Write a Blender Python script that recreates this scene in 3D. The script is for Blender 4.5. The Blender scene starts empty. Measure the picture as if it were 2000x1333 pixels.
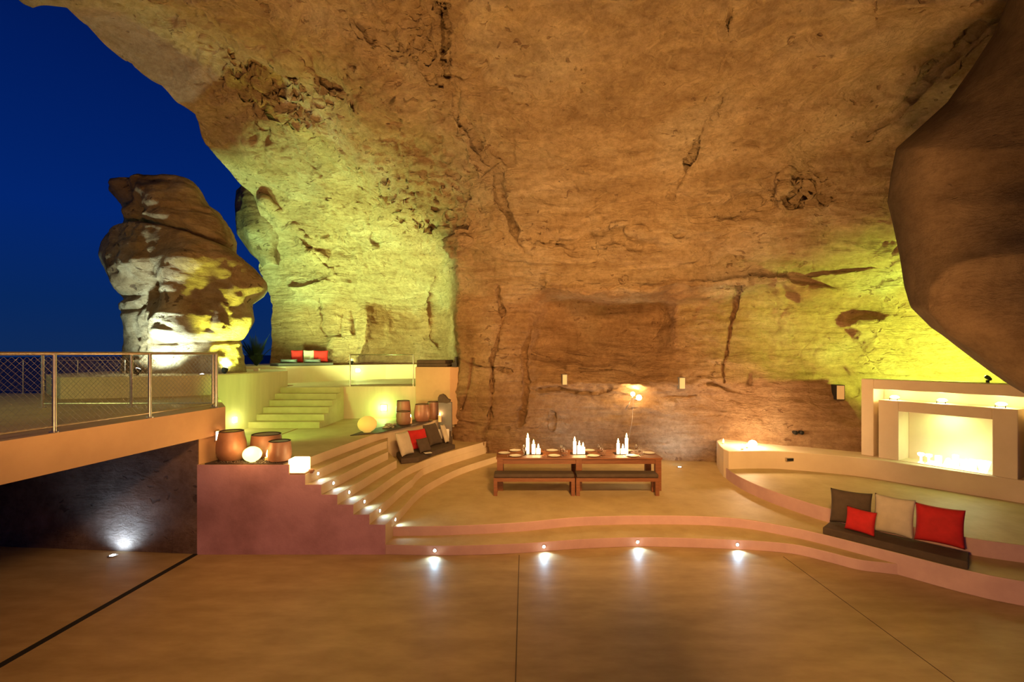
import bpy, math, random
import numpy as np
from mathutils import Vector, Matrix, noise
random.seed(7)
S = bpy.context.scene
COL = S.collection
F, HZ, H = 944.0, 690.0, 3.33          # focal length in px, horizon row, camera height

# ------------------------------------------------------------------ camera
cam = bpy.data.cameras.new('camera'); co = bpy.data.objects.new('camera', cam); COL.objects.link(co)
cam.sensor_width = 36; cam.lens = F*36/2000; cam.shift_y = (HZ-666.5)/2000; cam.clip_end = 9000
co.location = (0, 0, H); co.rotation_euler = (math.pi/2, 0, 0)
S.camera = co
S.view_settings.view_transform = 'Standard'; S.view_settings.look = 'None'
S.view_settings.gamma = 1; S.view_settings.exposure = 0.4; S.view_settings.use_curve_mapping = False
# ------------------------------------------------------------------ world: deep blue night sky, a touch paler at the horizon
W = bpy.data.worlds.new('night_sky'); S.world = W; W.use_nodes = True
nt = W.node_tree; nt.nodes.clear()
tc = nt.nodes.new('ShaderNodeTexCoord'); sp = nt.nodes.new('ShaderNodeSeparateXYZ')
rp = nt.nodes.new('ShaderNodeValToRGB'); bg = nt.nodes.new('ShaderNodeBackground'); ow = nt.nodes.new('ShaderNodeOutputWorld')
nt.links.new(tc.outputs['Generated'], sp.inputs[0]); nt.links.new(sp.outputs['Z'], rp.inputs[0])
nt.links.new(rp.outputs[0], bg.inputs[0]); nt.links.new(bg.outputs[0], ow.inputs[0])
e = rp.color_ramp.elements
e[0].position = 0.0; e[0].color = (.004, .020, .085, 1)
e[1].position = 1.0; e[1].color = (.0, .003, .03, 1)
for p_, c_ in ((.08, (.002, .018, .098, 1)), (.22, (.0006, .016, .135, 1)), (.42, (.0003, .010, .095, 1)), (.6, (.0002, .005, .05, 1))):
    n_ = e.new(p_); n_.color = c_
bg.inputs[1].default_value = .85

# ------------------------------------------------------------------ lamps outside the frame: inferred warm uplights, then added fill spots
def lamp(kind, loc, energy, color, target=None, size=.1, angle=80, blend=.6, name=None, parent=None):
    l = bpy.data.lights.new(name or 'lamp_light', kind); l.energy = energy; l.color = color
    if kind == 'AREA': l.shape = 'DISK'; l.size = size
    else: l.shadow_soft_size = size
    if kind == 'SPOT': l.spot_size = math.radians(angle); l.spot_blend = blend
    o = bpy.data.objects.new(name or 'lamp_light', l); COL.objects.link(o); o.location = loc
    if target is not None:
        o.rotation_euler = (Vector(target)-Vector(loc)).to_track_quat('-Z', 'Y').to_euler()
    return o
WARM = (1.0, .53, .17); AMBER = (1.0, .50, .17); LIME = (.80, 1.0, .16); GREENISH = (.54, 1.0, .36); ICE = (.45, .75, 1.0)
WHITE = (.86, 1.0, .86)
K = {}
K['ceil_l'] = lamp('SPOT', (-3.0, 2.5, 1.2), 2300, WARM, (-2.5, 9.5, 9), .4, 110, 1)
K['ceil_c'] = lamp('SPOT', (1.5, 2.5, 1.2), 2300, WARM, (1.5, 10.0, 7.5), .4, 110, 1)
K['ceil_r'] = lamp('SPOT', (3.5, 3.2, .6), 800, WARM, (6, 10.5, 6.5), .4, 80, 1)
K['down'] = lamp('SPOT', (2.0, 2.0, 6.6), 3600, WARM, (2.6, 13.0, 2.2), .5, 76, 1)  # added fill from above, no ceiling spot is known there
K['down_l'] = lamp('SPOT', (0.5, -1.0, 6.5), 1500, AMBER, (-4.0, 9.5, 1.2), .6, 70, 1)  # second added fill from above, towards the curved steps
K['right'] = lamp('SPOT', (0.5, 1.5, 2.6), 950, WARM, (7.2, 9.3, .5), .3, 62, 1)  # added fill that brightens the right-hand floor and fireplace
K['deck'] = lamp('SPOT', (-10.5, 4.0, 4.6), 260, (.85, 1, .25), (-8.0, 10.0, 2.4), .3, 100, 1)  # added lime fill for the deck, no known source

# ------------------------------------------------------------------ helpers
def P(px, py, z):
    Y = F*(H-z)/(py-HZ); return Vector(((px-1000)/F*Y, Y, z))
def D(px, py, Y): return Vector(((px-1000)/F*Y, Y, H-(py-HZ)/F*Y))
class MB:
    def __init__(s): s.v = []; s.f = []; s.m = []
    def add(s, vs, fs, mi=0):
        o = len(s.v); s.v += [tuple(v) for v in vs]; s.f += [tuple(i+o for i in f) for f in fs]; s.m += [mi]*len(fs); return s
    def box(s, a, b, M=None, mi=0):
        x0, y0, z0 = a; x1, y1, z1 = b
        vs = [(x0,y0,z0),(x1,y0,z0),(x1,y1,z0),(x0,y1,z0),(x0,y0,z1),(x1,y0,z1),(x1,y1,z1),(x0,y1,z1)]
        if M: vs = [M @ Vector(v) for v in vs]
        return s.add(vs, [(0,3,2,1),(4,5,6,7),(0,1,5,4),(1,2,6,5),(2,3,7,6),(3,0,4,7)], mi)
    def prism(s, poly, z0, z1, mi=0, side=None, top=None):
        n = len(poly)
        ar = sum(poly[i][0]*poly[(i+1)%n][1]-poly[(i+1)%n][0]*poly[i][1] for i in range(n))
        if ar < 0: poly = poly[::-1]
        o = len(s.v)
        s.v += [(p[0],p[1],z0) for p in poly]+[(p[0],p[1],z1) for p in poly]
        s.f.append(tuple(o+i for i in range(n))[::-1]); s.m.append(mi)
        s.f.append(tuple(o+n+i for i in range(n))); s.m.append(mi if top is None else top)
        for i in range(n):
            j = (i+1)%n; s.f.append((o+i,o+j,o+n+j,o+n+i)); s.m.append(side(poly[i], poly[j]) if side else mi)
        return s
    def lathe(s, prof, c=(0,0,0), n=32, mi=0, M=None):
        vs = []; fs = []
        for r, z in prof:
            for k in range(n):
                a = 2*math.pi*k/n; v = Vector((r*math.cos(a), r*math.sin(a), z))
                vs.append((M @ v) if M else v+Vector(c))
        for i in range(len(prof)-1):
            for k in range(n):
                k2 = (k+1)%n; fs.append((i*n+k, i*n+k2, (i+1)*n+k2, (i+1)*n+k))
        if prof[0][0] > 1e-4: fs.append(tuple(range(n))[::-1])
        if prof[-1][0] > 1e-4: fs.append(tuple((len(prof)-1)*n+k for k in range(n)))
        return s.add(vs, fs, mi)
    def tube(s, pts, r, n=8, mi=0):
        pts = [Vector(p) for p in pts]; vs = []; fs = []
        for i, p in enumerate(pts):
            t = (pts[min(i+1,len(pts)-1)]-pts[max(i-1,0)]).normalized()
            u = t.cross(Vector((0,0,1)) if abs(t.z) < .9 else Vector((1,0,0))).normalized(); w = t.cross(u)
            rr = r[i] if isinstance(r, (list,tuple)) else r
            for k in range(n):
                a = 2*math.pi*k/n; vs.append(p+u*(rr*math.cos(a))+w*(rr*math.sin(a)))
        for i in range(len(pts)-1):
            for k in range(n):
                k2 = (k+1)%n; fs.append((i*n+k,(i+1)*n+k,(i+1)*n+k2,i*n+k2))
        fs.append(tuple(range(n))); fs.append(tuple((len(pts)-1)*n+k for k in range(n))[::-1])
        return s.add(vs, fs, mi)
    def build(s, name, mats, parent=None, smooth=False, bevel=0, loc=None):
        me = bpy.data.meshes.new(name)
        if loc is not None: s.v = [(v[0]-loc[0], v[1]-loc[1], v[2]-loc[2]) for v in s.v]
        me.from_pydata(s.v, [], s.f); me.update()
        mats = mats if isinstance(mats, (list,tuple)) else [mats]
        for m in mats: me.materials.append(m)
        me.polygons.foreach_set('material_index', s.m)
        if smooth:
            me.polygons.foreach_set('use_smooth', [True]*len(me.polygons))
            me.set_sharp_from_angle(angle=math.radians(45))
        o = bpy.data.objects.new(name, me); COL.objects.link(o)
        if parent: o.parent = parent
        if loc is not None:
            o.location = Vector(loc) - (parent.location if parent else Vector((0,0,0)))
        if bevel:
            b = o.modifiers.new('bevel', 'BEVEL'); b.width = bevel; b.segments = 2; b.limit_method = 'ANGLE'
        return o
def empty(name, loc, rz=0):
    o = bpy.data.objects.new(name, None); COL.objects.link(o); o.location = loc; o.rotation_euler.z = rz; o.empty_display_size = .1; return o
def tag(o, label, cat, group=None, kind=None):
    o['label'] = label; o['category'] = cat
    if group: o['group'] = group
    if kind: o['kind'] = kind
    return o
def struct(o, label=None, cat=None):
    o['kind'] = 'structure'
    if label: o['label'] = label; o['category'] = cat
    return o

# ------------------------------------------------------------------ materials
def N(nt, t, **kw):
    n = nt.nodes.new(t)
    for k, v in kw.items():
        if k.startswith('i_'): n.inputs[k[2:].replace('_', ' ')].default_value = v
        else: setattr(n, k, v)
    return n
def base_mat(name, rough=.6, metal=0):
    m = bpy.data.materials.new(name); m.use_nodes = True; nt = m.node_tree
    b = nt.nodes['Principled BSDF']; b.inputs['Roughness'].default_value = rough; b.inputs['Metallic'].default_value = metal
    return m, nt, b
def mat(name, c1, c2=None, rough=.6, scale=3, metal=0, bump=.0, bscale=40, stretch=(1,1,1), lo=.35, hi=.65, rvar=0):
    m, nt, b = base_mat(name, rough, metal)
    c2 = c2 or tuple(c*.8 for c in c1)
    tc = N(nt, 'ShaderNodeTexCoord'); mp = N(nt, 'ShaderNodeMapping'); mp.inputs['Scale'].default_value = stretch
    nt.links.new(tc.outputs['Object'], mp.inputs[0])
    n = N(nt, 'ShaderNodeTexNoise'); n.inputs['Scale'].default_value = scale; n.inputs['Detail'].default_value = 8; n.inputs['Roughness'].default_value = .62
    nt.links.new(mp.outputs[0], n.inputs[0])
    r = N(nt, 'ShaderNodeValToRGB'); r.color_ramp.elements[0].position = lo; r.color_ramp.elements[1].position = hi
    r.color_ramp.elements[0].color = (*c1, 1); r.color_ramp.elements[1].color = (*c2, 1)
    nt.links.new(n.outputs[0], r.inputs[0]); nt.links.new(r.outputs[0], b.inputs['Base Color'])
    if rvar:
        mr = N(nt, 'ShaderNodeMapRange'); mr.inputs[3].default_value = rough-rvar; mr.inputs[4].default_value = rough+rvar
        nt.links.new(n.outputs[0], mr.inputs[0]); nt.links.new(mr.outputs[0], b.inputs['Roughness'])
    if bump:
        n2 = N(nt, 'ShaderNodeTexNoise'); n2.inputs['Scale'].default_value = bscale; n2.inputs['Detail'].default_value = 4
        nt.links.new(mp.outputs[0], n2.inputs[0])
        bp = N(nt, 'ShaderNodeBump'); bp.inputs['Strength'].default_value = bump; bp.inputs['Distance'].default_value = .01
        nt.links.new(n2.outputs[0], bp.inputs['Height']); nt.links.new(bp.outputs[0], b.inputs['Normal'])
    return m
def emit(name, col, strength):
    m, nt, b = base_mat(name)
    b.inputs['Base Color'].default_value = (*col, 1); b.inputs['Emission Color'].default_value = (*col, 1); b.inputs['Emission Strength'].default_value = strength
    return m
def rock_mat(name, cols, scale=.55, strata=3.2, pit=.5, bumpd=.09, bed=False):
    m, nt, b = base_mat(name, .92); L = nt.links.new
    b.inputs['Specular IOR Level'].default_value = .2
    tc = N(nt, 'ShaderNodeTexCoord')
    n1 = N(nt, 'ShaderNodeTexNoise'); n1.inputs['Scale'].default_value = scale; n1.inputs['Detail'].default_value = 7; n1.inputs['Distortion'].default_value = .6
    L(tc.outputs['Object'], n1.inputs[0])
    r1 = N(nt, 'ShaderNodeValToRGB'); el = r1.color_ramp.elements
    el[0].position = .3; el[0].color = (*cols[0], 1); el[1].position = .7; el[1].color = (*cols[2], 1)
    k = el.new(.5); k.color = (*cols[1], 1)
    L(n1.outputs[0], r1.inputs[0])
    # bedding planes
    mp = N(nt, 'ShaderNodeMapping'); mp.inputs['Scale'].default_value = (.45, .45, strata); mp.inputs['Rotation'].default_value = (.10, .16, 0)
    L(tc.outputs['Object'], mp.inputs[0])
    n2 = N(nt, 'ShaderNodeTexNoise'); n2.inputs['Scale'].default_value = 1.6; n2.inputs['Detail'].default_value = 9; n2.inputs['Roughness'].default_value = .62; n2.inputs['Distortion'].default_value = .5
    L(mp.outputs[0], n2.inputs[0])
    r2 = N(nt, 'ShaderNodeValToRGB'); el = r2.color_ramp.elements; el[0].position = .32; el[0].color = (.62, .56, .48, 1); el[1].position = .6; el[1].color = (1, 1, 1, 1)
    L(n2.outputs[0], r2.inputs[0])
    mx = N(nt, 'ShaderNodeMix', data_type='RGBA', blend_type='MULTIPLY'); mx.inputs[0].default_value = .75
    L(r1.outputs[0], mx.inputs[6]); L(r2.outputs[0], mx.inputs[7])
    # dark weathered pits
    n3 = N(nt, 'ShaderNodeTexNoise'); n3.inputs['Scale'].default_value = 9; n3.inputs['Detail'].default_value = 8; n3.inputs['Roughness'].default_value = .72
    L(tc.outputs['Object'], n3.inputs[0])
    n4 = N(nt, 'ShaderNodeTexNoise'); n4.inputs['Scale'].default_value = .8; n4.inputs['Detail'].default_value = 3
    L(tc.outputs['Object'], n4.inputs[0])
    ma = N(nt, 'ShaderNodeMath', operation='MULTIPLY_ADD'); ma.inputs[1].default_value = .75; L(n4.outputs[0], ma.inputs[0]); L(n3.outputs[0], ma.inputs[2])
    r3 = N(nt, 'ShaderNodeValToRGB'); el = r3.color_ramp.elements; el[0].position = 1.0; el[0].color = (0,0,0,1); el[1].position = 1.10; el[1].color = (1,1,1,1)
    L(ma.outputs[0], r3.inputs[0])
    ms = N(nt, 'ShaderNodeMath', operation='MULTIPLY'); ms.inputs[1].default_value = pit; L(r3.outputs[0], ms.inputs[0])
    mx2 = N(nt, 'ShaderNodeMix', data_type='RGBA'); L(ms.outputs[0], mx2.inputs[0]); L(mx.outputs[2], mx2.inputs[6]); mx2.inputs[7].default_value = (*cols[3], 1)
    mpf = N(nt, 'ShaderNodeMapping'); mpf.inputs['Scale'].default_value = (2.6, 2.6, 7.5); mpf.inputs['Rotation'].default_value = (.4, .3, .5)
    n6 = N(nt, 'ShaderNodeTexNoise'); n6.inputs['Scale'].default_value = 2.0; n6.inputs['Detail'].default_value = 4
    L(tc.outputs['Object'], n6.inputs[0]); mdf = N(nt, 'ShaderNodeVectorMath', operation='MULTIPLY_ADD'); mdf.inputs[1].default_value = (.8,.8,.8)
    L(n6.outputs['Color'], mdf.inputs[0]); L(tc.outputs['Object'], mdf.inputs[2]); L(mdf.outputs[0], mpf.inputs[0])
    vf = N(nt, 'ShaderNodeTexVoronoi'); vf.inputs['Scale'].default_value = 1.0; L(mpf.outputs[0], vf.inputs[0])
    n7 = N(nt, 'ShaderNodeTexNoise'); n7.inputs['Scale'].default_value = .55; n7.inputs['Detail'].default_value = 5; L(tc.outputs['Object'], n7.inputs[0])
    mrf = N(nt, 'ShaderNodeMapRange'); mrf.inputs[1].default_value = .44; mrf.inputs[2].default_value = .62; mrf.inputs[3].default_value = .03; mrf.inputs[4].default_value = .26; L(n7.outputs[0], mrf.inputs[0])
    sb = N(nt, 'ShaderNodeMath', operation='SUBTRACT'); L(mrf.outputs[0], sb.inputs[0]); L(vf.outputs['Distance'], sb.inputs[1])
    flk = N(nt, 'ShaderNodeMapRange'); flk.inputs[1].default_value = 0; flk.inputs[2].default_value = .07; L(sb.outputs[0], flk.inputs[0])
    n8 = N(nt, 'ShaderNodeTexNoise'); n8.inputs['Scale'].default_value = 7; n8.inputs['Detail'].default_value = 12; n8.inputs['Roughness'].default_value = .8; L(tc.outputs['Object'], n8.inputs[0])
    r8 = N(nt, 'ShaderNodeValToRGB'); el = r8.color_ramp.elements; el[0].position = .38; el[0].color = (.66,.60,.54,1); el[1].position = .58; el[1].color = (1,1,1,1); L(n8.outputs[0], r8.inputs[0])
    mx3 = N(nt, 'ShaderNodeMix', data_type='RGBA', blend_type='MULTIPLY'); mx3.inputs[0].default_value = .8; L(mx2.outputs[2], mx3.inputs[6]); L(r8.outputs[0], mx3.inputs[7])
    fk = N(nt, 'ShaderNodeMath', operation='MULTIPLY'); fk.inputs[1].default_value = pit*1.2; L(flk.outputs[0], fk.inputs[0])
    mx4 = N(nt, 'ShaderNodeMix', data_type='RGBA'); L(fk.outputs[0], mx4.inputs[0]); L(mx3.outputs[2], mx4.inputs[6]); mx4.inputs[7].default_value = (*cols[3], 1)
    if bed:  # redder rock low down; its darkening also paints in shade below the ledge
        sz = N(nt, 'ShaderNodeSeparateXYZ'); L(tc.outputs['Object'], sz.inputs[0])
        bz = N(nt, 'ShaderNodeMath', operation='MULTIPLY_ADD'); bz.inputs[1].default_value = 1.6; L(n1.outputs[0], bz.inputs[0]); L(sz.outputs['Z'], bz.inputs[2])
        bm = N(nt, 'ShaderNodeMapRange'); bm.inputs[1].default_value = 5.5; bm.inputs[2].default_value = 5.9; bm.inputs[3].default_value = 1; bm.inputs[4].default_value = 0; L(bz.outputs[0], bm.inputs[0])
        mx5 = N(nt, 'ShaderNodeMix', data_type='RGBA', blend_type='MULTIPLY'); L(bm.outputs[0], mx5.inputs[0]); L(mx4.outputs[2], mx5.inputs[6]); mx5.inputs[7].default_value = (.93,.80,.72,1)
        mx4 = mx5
    L(mx4.outputs[2], b.inputs['Base Color'])
    # relief: bedding + chips + fine grain
    n5 = N(nt, 'ShaderNodeTexNoise'); n5.inputs['Scale'].default_value = 3.2; n5.inputs['Detail'].default_value = 12; n5.inputs['Roughness'].default_value = .72; n5.inputs['Distortion'].default_value = .4
    mp2 = N(nt, 'ShaderNodeMapping'); mp2.inputs['Scale'].default_value = (.8, .8, 1.9); mp2.inputs['Rotation'].default_value = (.3, -.25, .2)
    L(tc.outputs['Object'], mp2.inputs[0]); L(mp2.outputs[0], n5.inputs[0])
    vo = N(nt, 'ShaderNodeTexVoronoi', feature='DISTANCE_TO_EDGE'); vo.inputs['Scale'].default_value = .55
    md = N(nt, 'ShaderNodeVectorMath', operation='MULTIPLY_ADD'); md.inputs[1].default_value = (.9,.9,.9)
    L(n1.outputs['Color'], md.inputs[0]); L(tc.outputs['Object'], md.inputs[2]); L(md.outputs[0], vo.inputs[0])
    vr = N(nt, 'ShaderNodeMapRange'); vr.inputs[2].default_value = .018; L(vo.outputs[0], vr.inputs[0])
    s1 = N(nt, 'ShaderNodeMath', operation='MULTIPLY_ADD'); s1.inputs[1].default_value = .8; L(n2.outputs[0], s1.inputs[0]); L(n5.outputs[0], s1.inputs[2])
    s2 = N(nt, 'ShaderNodeMath', operation='MULTIPLY_ADD'); s2.inputs[1].default_value = .10; L(vr.outputs[0], s2.inputs[0]); L(s1.outputs[0], s2.inputs[2])
    s3 = N(nt, 'ShaderNodeMath', operation='MULTIPLY_ADD'); s3.inputs[1].default_value = -.25; L(r3.outputs[0], s3.inputs[0]); L(s2.outputs[0], s3.inputs[2])
    s4 = N(nt, 'ShaderNodeMath', operation='MULTIPLY_ADD'); s4.inputs[1].default_value = -.30; L(flk.outputs[0], s4.inputs[0]); L(s3.outputs[0], s4.inputs[2])
    s5 = N(nt, 'ShaderNodeMath', operation='MULTIPLY_ADD'); s5.inputs[1].default_value = .5; L(n8.outputs[0], s5.inputs[0]); L(s4.outputs[0], s5.inputs[2])
    bp = N(nt, 'ShaderNodeBump'); bp.inputs['Strength'].default_value = 1; bp.inputs['Distance'].default_value = bumpd*4
    L(s5.outputs[0], bp.inputs['Height']); L(bp.outputs[0], b.inputs['Normal'])
    return m
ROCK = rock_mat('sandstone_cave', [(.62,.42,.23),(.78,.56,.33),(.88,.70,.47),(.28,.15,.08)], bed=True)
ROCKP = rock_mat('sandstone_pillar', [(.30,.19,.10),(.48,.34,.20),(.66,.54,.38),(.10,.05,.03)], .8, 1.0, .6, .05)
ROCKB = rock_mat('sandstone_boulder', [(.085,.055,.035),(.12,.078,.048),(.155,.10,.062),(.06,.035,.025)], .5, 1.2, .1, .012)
FLOOR = mat('polished_concrete', (.48,.34,.17), (.33,.22,.10), .55, 1.3, 0, .05, 30, (1, 2.6, 1), .3, .7, .08)
TREAD = mat('cream_cement', (.50,.38,.19), (.41,.30,.14), .6, 2.2, 0, .06, 60)
RISER = mat('rose_cement', (.58,.37,.35), (.50,.31,.30), .6, 2.5, 0, .08, 50)
CREAM = mat('cream_plaster', (.70,.56,.38), (.64,.50,.33), .65, 1.6, 0, .08, 45)
PURP = mat('mauve_plaster', (.56,.30,.38), (.36,.18,.22), .75, 1.0, 0, .25, 35, (1,1,1), .42, .66)
YPLAS = mat('board_marked_plaster', (.66,.55,.36), (.58,.48,.30), .7, 1.0, 0, .25, 9, (6,6,.5))
ORPLAS = mat('ochre_plaster', (.54,.34,.19), (.47,.29,.16), .65, 1.4, 0, .06, 40)
DARKW = rock_mat('rough_stone_wall', [(.22,.14,.12),(.30,.20,.17),(.38,.27,.23),(.07,.04,.035)], 1.2, 1.4, .5, .025)
BROWN = mat('brown_canvas', (.085,.055,.035), (.065,.042,.026), .85, 8, 0, .3, 300)
BEIGE = mat('natural_linen', (.55,.47,.36), (.48,.41,.31), .9, 8, 0, .3, 300)
REDC = mat('red_cotton', (.55,.012,.012), (.42,.008,.008), .8, 6, 0, .25, 300)
REDD = REDC
WOOD = mat('teak_wood', (.24,.085,.03), (.15,.05,.018), .45, 5, 0, .1, 40, (.6, 8, 8))
CLAY = mat('terracotta_glaze', (.30,.14,.085), (.22,.10,.06), .42, 3, 0, .05, 30)
CLAYD = mat('dark_clay_inside', (.05,.03,.025), rough=.9)
STEEL = mat('brushed_steel', (.62,.55,.48), (.5,.44,.38), .28, 12, 1)
WIRE = mat('galvanised_wire', (.45,.43,.40), rough=.4, metal=1)
SLATE = mat('dark_slate', (.07,.04,.035), (.04,.025,.02), .7, 6, 0, .4, 50)
WAX = mat('candle_wax', (.85,.62,.38), (.8,.55,.3), .5)
PLATE = mat('white_porcelain', (.8,.76,.68), (.78,.74,.66), .2)
DARKM = mat('dark_metal', (.03,.028,.025), rough=.5, metal=.6)
LEAF = mat('palm_leaf', (.012,.035,.012), (.008,.022,.008), .7, 5)
GREYP = mat('grey_panel', (.16,.145,.14), rough=.5)
def glass(name, tint=(1,1,1), rough=0.0):
    m, nt, b = base_mat(name, rough); b.inputs['Base Color'].default_value = (*tint,1); b.inputs['Transmission Weight'].default_value = 1; b.inputs['IOR'].default_value = 1.45
    return m
GLASS = glass('clear_glass')
E_ICE = emit('led_white', (.75,.9,1), 60); E_FLAME = emit('candle_flame', (1,.62,.2), 45)
E_CUBE = emit('square_lamp_glow', (.85,1,.55), 14); E_GLOBE = emit('globe_glow', (.95,.85,.25), 2.2); E_GLOBED = emit('globe_faint_glow', (.75,.5,.10), .45)
E_BOX = emit('box_lamp_glow', (1,.72,.30), 3.2); E_FLOODY = emit('flood_lens_yellow', (.85,1,.3), 40); E_FLOODW = emit('flood_lens_white', (.8,1,.95), 40)
E_BULB = emit('bulb_glow', (.95,1,.62), 22); E_CAND = emit('white_candle_glow', (.95,1,.82), 3.5); E_WARMB = emit('warm_bulb', (1,.7,.3), 30)

# ------------------------------------------------------------------ cave shell
def fbm(p, H_=.9, lac=2.1, oc=5): return noise.fractal(p, H_, lac, oc)
def grid_mesh(name, G, m, disp=None, flip=False):
    R, C, _ = G.shape
    if disp is not None:
        dx = np.gradient(G, axis=1); dy = np.gradient(G, axis=0)
        nrm = np.cross(dx, dy); nrm /= (np.linalg.norm(nrm, axis=2, keepdims=True)+1e-9)
        view = G-np.array([0,0,H]); s = np.sign((nrm*view).sum(2, keepdims=True)); nrm *= -s      # towards the room
        G = G + nrm*disp(G)[..., None]
    idx = np.arange(R*C).reshape(R, C)
    q = np.stack([idx[:-1,:-1], idx[1:,:-1], idx[1:,1:], idx[:-1,1:]], -1).reshape(-1, 4)
    if flip: q = q[:, ::-1]
    me = bpy.data.meshes.new(name); me.from_pydata(G.reshape(-1,3).tolist(), [], q.tolist()); me.update()
    me.materials.append(m); me.polygons.foreach_set('use_smooth', [True]*len(me.polygons))
    o = bpy.data.objects.new(name, me); COL.objects.link(o); return o
def blur(A, n):
    for _ in range(n):
        B = np.pad(A, 1, mode='edge')
        A = (B[1:-1,1:-1]*2+B[:-2,1:-1]+B[2:,1:-1]+B[1:-1,:-2]+B[1:-1,2:])/6
    return A
ROWS = [   # picture row, then (column, distance) of the rock face as measured along the view
 (-900, [(-1500,3.9),(0,3.8),(1000,3.6),(2000,3.3),(2500,3.2)]),
 (-400, [(-500,6.3),(400,6.0),(1000,5.5),(2000,4.6),(2500,4.2)]),
 (0,    [(50,9.0),(300,8.8),(600,8.3),(860,7.7),(1000,7.5),(1400,7.0),(1800,6.3),(2000,5.9),(2500,5.2)]),
 (110,  [(262,10.4),(500,9.9),(850,8.8),(1000,8.6),(1400,8.0),(1800,7.3),(2100,6.7),(2500,6.0)]),
 (200,  [(345,11.6),(600,11.0),(850,9.9),(1000,9.5),(1400,9.0),(1800,8.3),(2100,7.6),(2500,7.0)]),
 (290,  [(412,13.4),(600,12.6),(850,11.2),(1000,10.3),(1400,9.8),(1800,9.2),(2100,8.5),(2500,8.0)]),
 (385,  [(500,15.6),(700,14.4),(860,12.6),(960,11.5),(1400,10.7),(1750,10.1),(2000,9.3),(2500,8.6)]),
 (455,  [(510,16.8),(700,15.8),(850,14.0),(875,12.9),(960,12.0),(1050,11.7),(1150,11.9),(1200,11.2),(1400,11.1),(1750,10.5),(2000,9.6),(2500,9)]),
 (520,  [(520,17.6),(620,17.0),(760,16.6),(860,15.6),(890,13.1),(960,12.6),(1040,12.3),(1200,11.9),(1400,11.8),(1700,11.2),(1850,10.7),(2000,9.9),(2500,9)]),
 (568,  [(530,17.8),(650,17.2),(690,17.6),(760,17.6),(868,16.8),(890,13.4),(960,13.0),(1040,12.8),(1075,12.6),(1250,12.4),(1400,12.1),(1540,12.0),(1700,11.6),(1850,10.9),(2000,10.2),(2500,9)]),
 (596,  [(534,17.8),(650,17.3),(690,17.9),(800,18.2),(870,17.2),(888,13.5),(960,13.1),(1040,13.1),(1075,13.9),(1250,14.2),(1290,14.0),(1320,13.1),(1500,12.7),(1560,12.4),(1700,11.9),(1850,11.0),(2000,10.3),(2500,9)]),
 (680,  [(528,17.4),(650,17.6),(700,18.1),(800,18.5),(868,17.8),(892,13.6),(960,13.3),(1035,13.3),(1060,13.9),(1200,14.3),(1285,14.1),(1320,13.2),(1500,12.9),(1650,12.2),(1800,11.4),(2000,10.4),(2500,9)]),
 (712,  [(528,17.4),(650,17.6),(700,18.1),(800,18.5),(872,17.8),(895,13.6),(960,13.3),(1040,13.4),(1100,13.6),(1250,13.6),(1320,13.1),(1440,12.9),(1500,12.8),(1650,12.1),(1800,11.4),(2000,10.4),(2500,9)]),
 (750,  [(528,17.6),(800,18.6),(862,17.8),(880,14.0),(900,13.6),(960,13.3),(1030,13.5),(1060,13.3),(1250,13.1),(1400,12.9),(1470,12.9),(1500,12.6),(1650,12.0),(1800,11.4),(2000,10.5),(2500,9)]),
 (775,  [(528,17.6),(800,18.6),(862,17.8),(880,14.0),(900,13.6),(960,13.4),(1030,13.6),(1060,13.6),(1250,13.5),(1400,13.2),(1480,12.9),(1520,12.6),(1650,11.9),(1800,11.3),(2000,10.5),(2500,9)]),
 (900,  [(528,17.6),(800,18.6),(862,17.0),(880,13.9),(910,13.6),(960,13.6),(1030,13.7),(1100,13.8),(1300,13.5),(1400,13.2),(1440,12.7),(1486,12.2),(1680,11.35),(1800,11.1),(2000,10.5),(2500,9)]),
 (1000, [(528,17.6),(862,17.0),(880,13.9),(960,13.7),(1300,13.6),(1400,13.3),(1486,12.3),(1680,11.5),(2000,10.6),(2500,9)]),
]
SIL = [(-900,-1500),(-400,-495),(-100,-70),(0,50),(15,130),(60,195),(110,262),(150,300),(200,345),(222,380),(260,393),(290,412),(330,445),(355,468),(380,495),(420,508),(460,512),(490,506),(530,520),(556,529),(595,535),(625,528),(664,531),(706,528),(760,528),(1000,528)]
SIL_Y = [a for a,_ in SIL]; SIL_X = [b for _,b in SIL]
nR, nC = 660, 960
rowpy = np.concatenate([np.linspace(-900, 0, 90, endpoint=False), np.linspace(0, 1000, nR-90)])
u = np.linspace(0, 1, nC)
pxR = 2350.0
PX = np.zeros((nR, nC)); YY = np.zeros((nR, nC)); PY = np.repeat(rowpy[:,None], nC, 1)
for i, py in enumerate(rowpy):
    l = np.interp(py, SIL_Y, SIL_X); PX[i] = np.where(u < .95, l+(pxR-l)*u/.95, pxR+(u-.95)/.05*2000)
rpys = [r[0] for r in ROWS]
def row_eval(k, px): a = ROWS[k][1]; return np.interp(px, [p[0] for p in a], [p[1] for p in a])
for i, py in enumerate(rowpy):
    k = min(max(np.searchsorted(rpys, py)-1, 0), len(ROWS)-2)
    t = (py-rpys[k])/(rpys[k+1]-rpys[k]); t = min(max(t,0),1)
    YY[i] = row_eval(k, PX[i])*(1-t)+row_eval(k+1, PX[i])*t
YY = blur(YY, 7)
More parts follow.
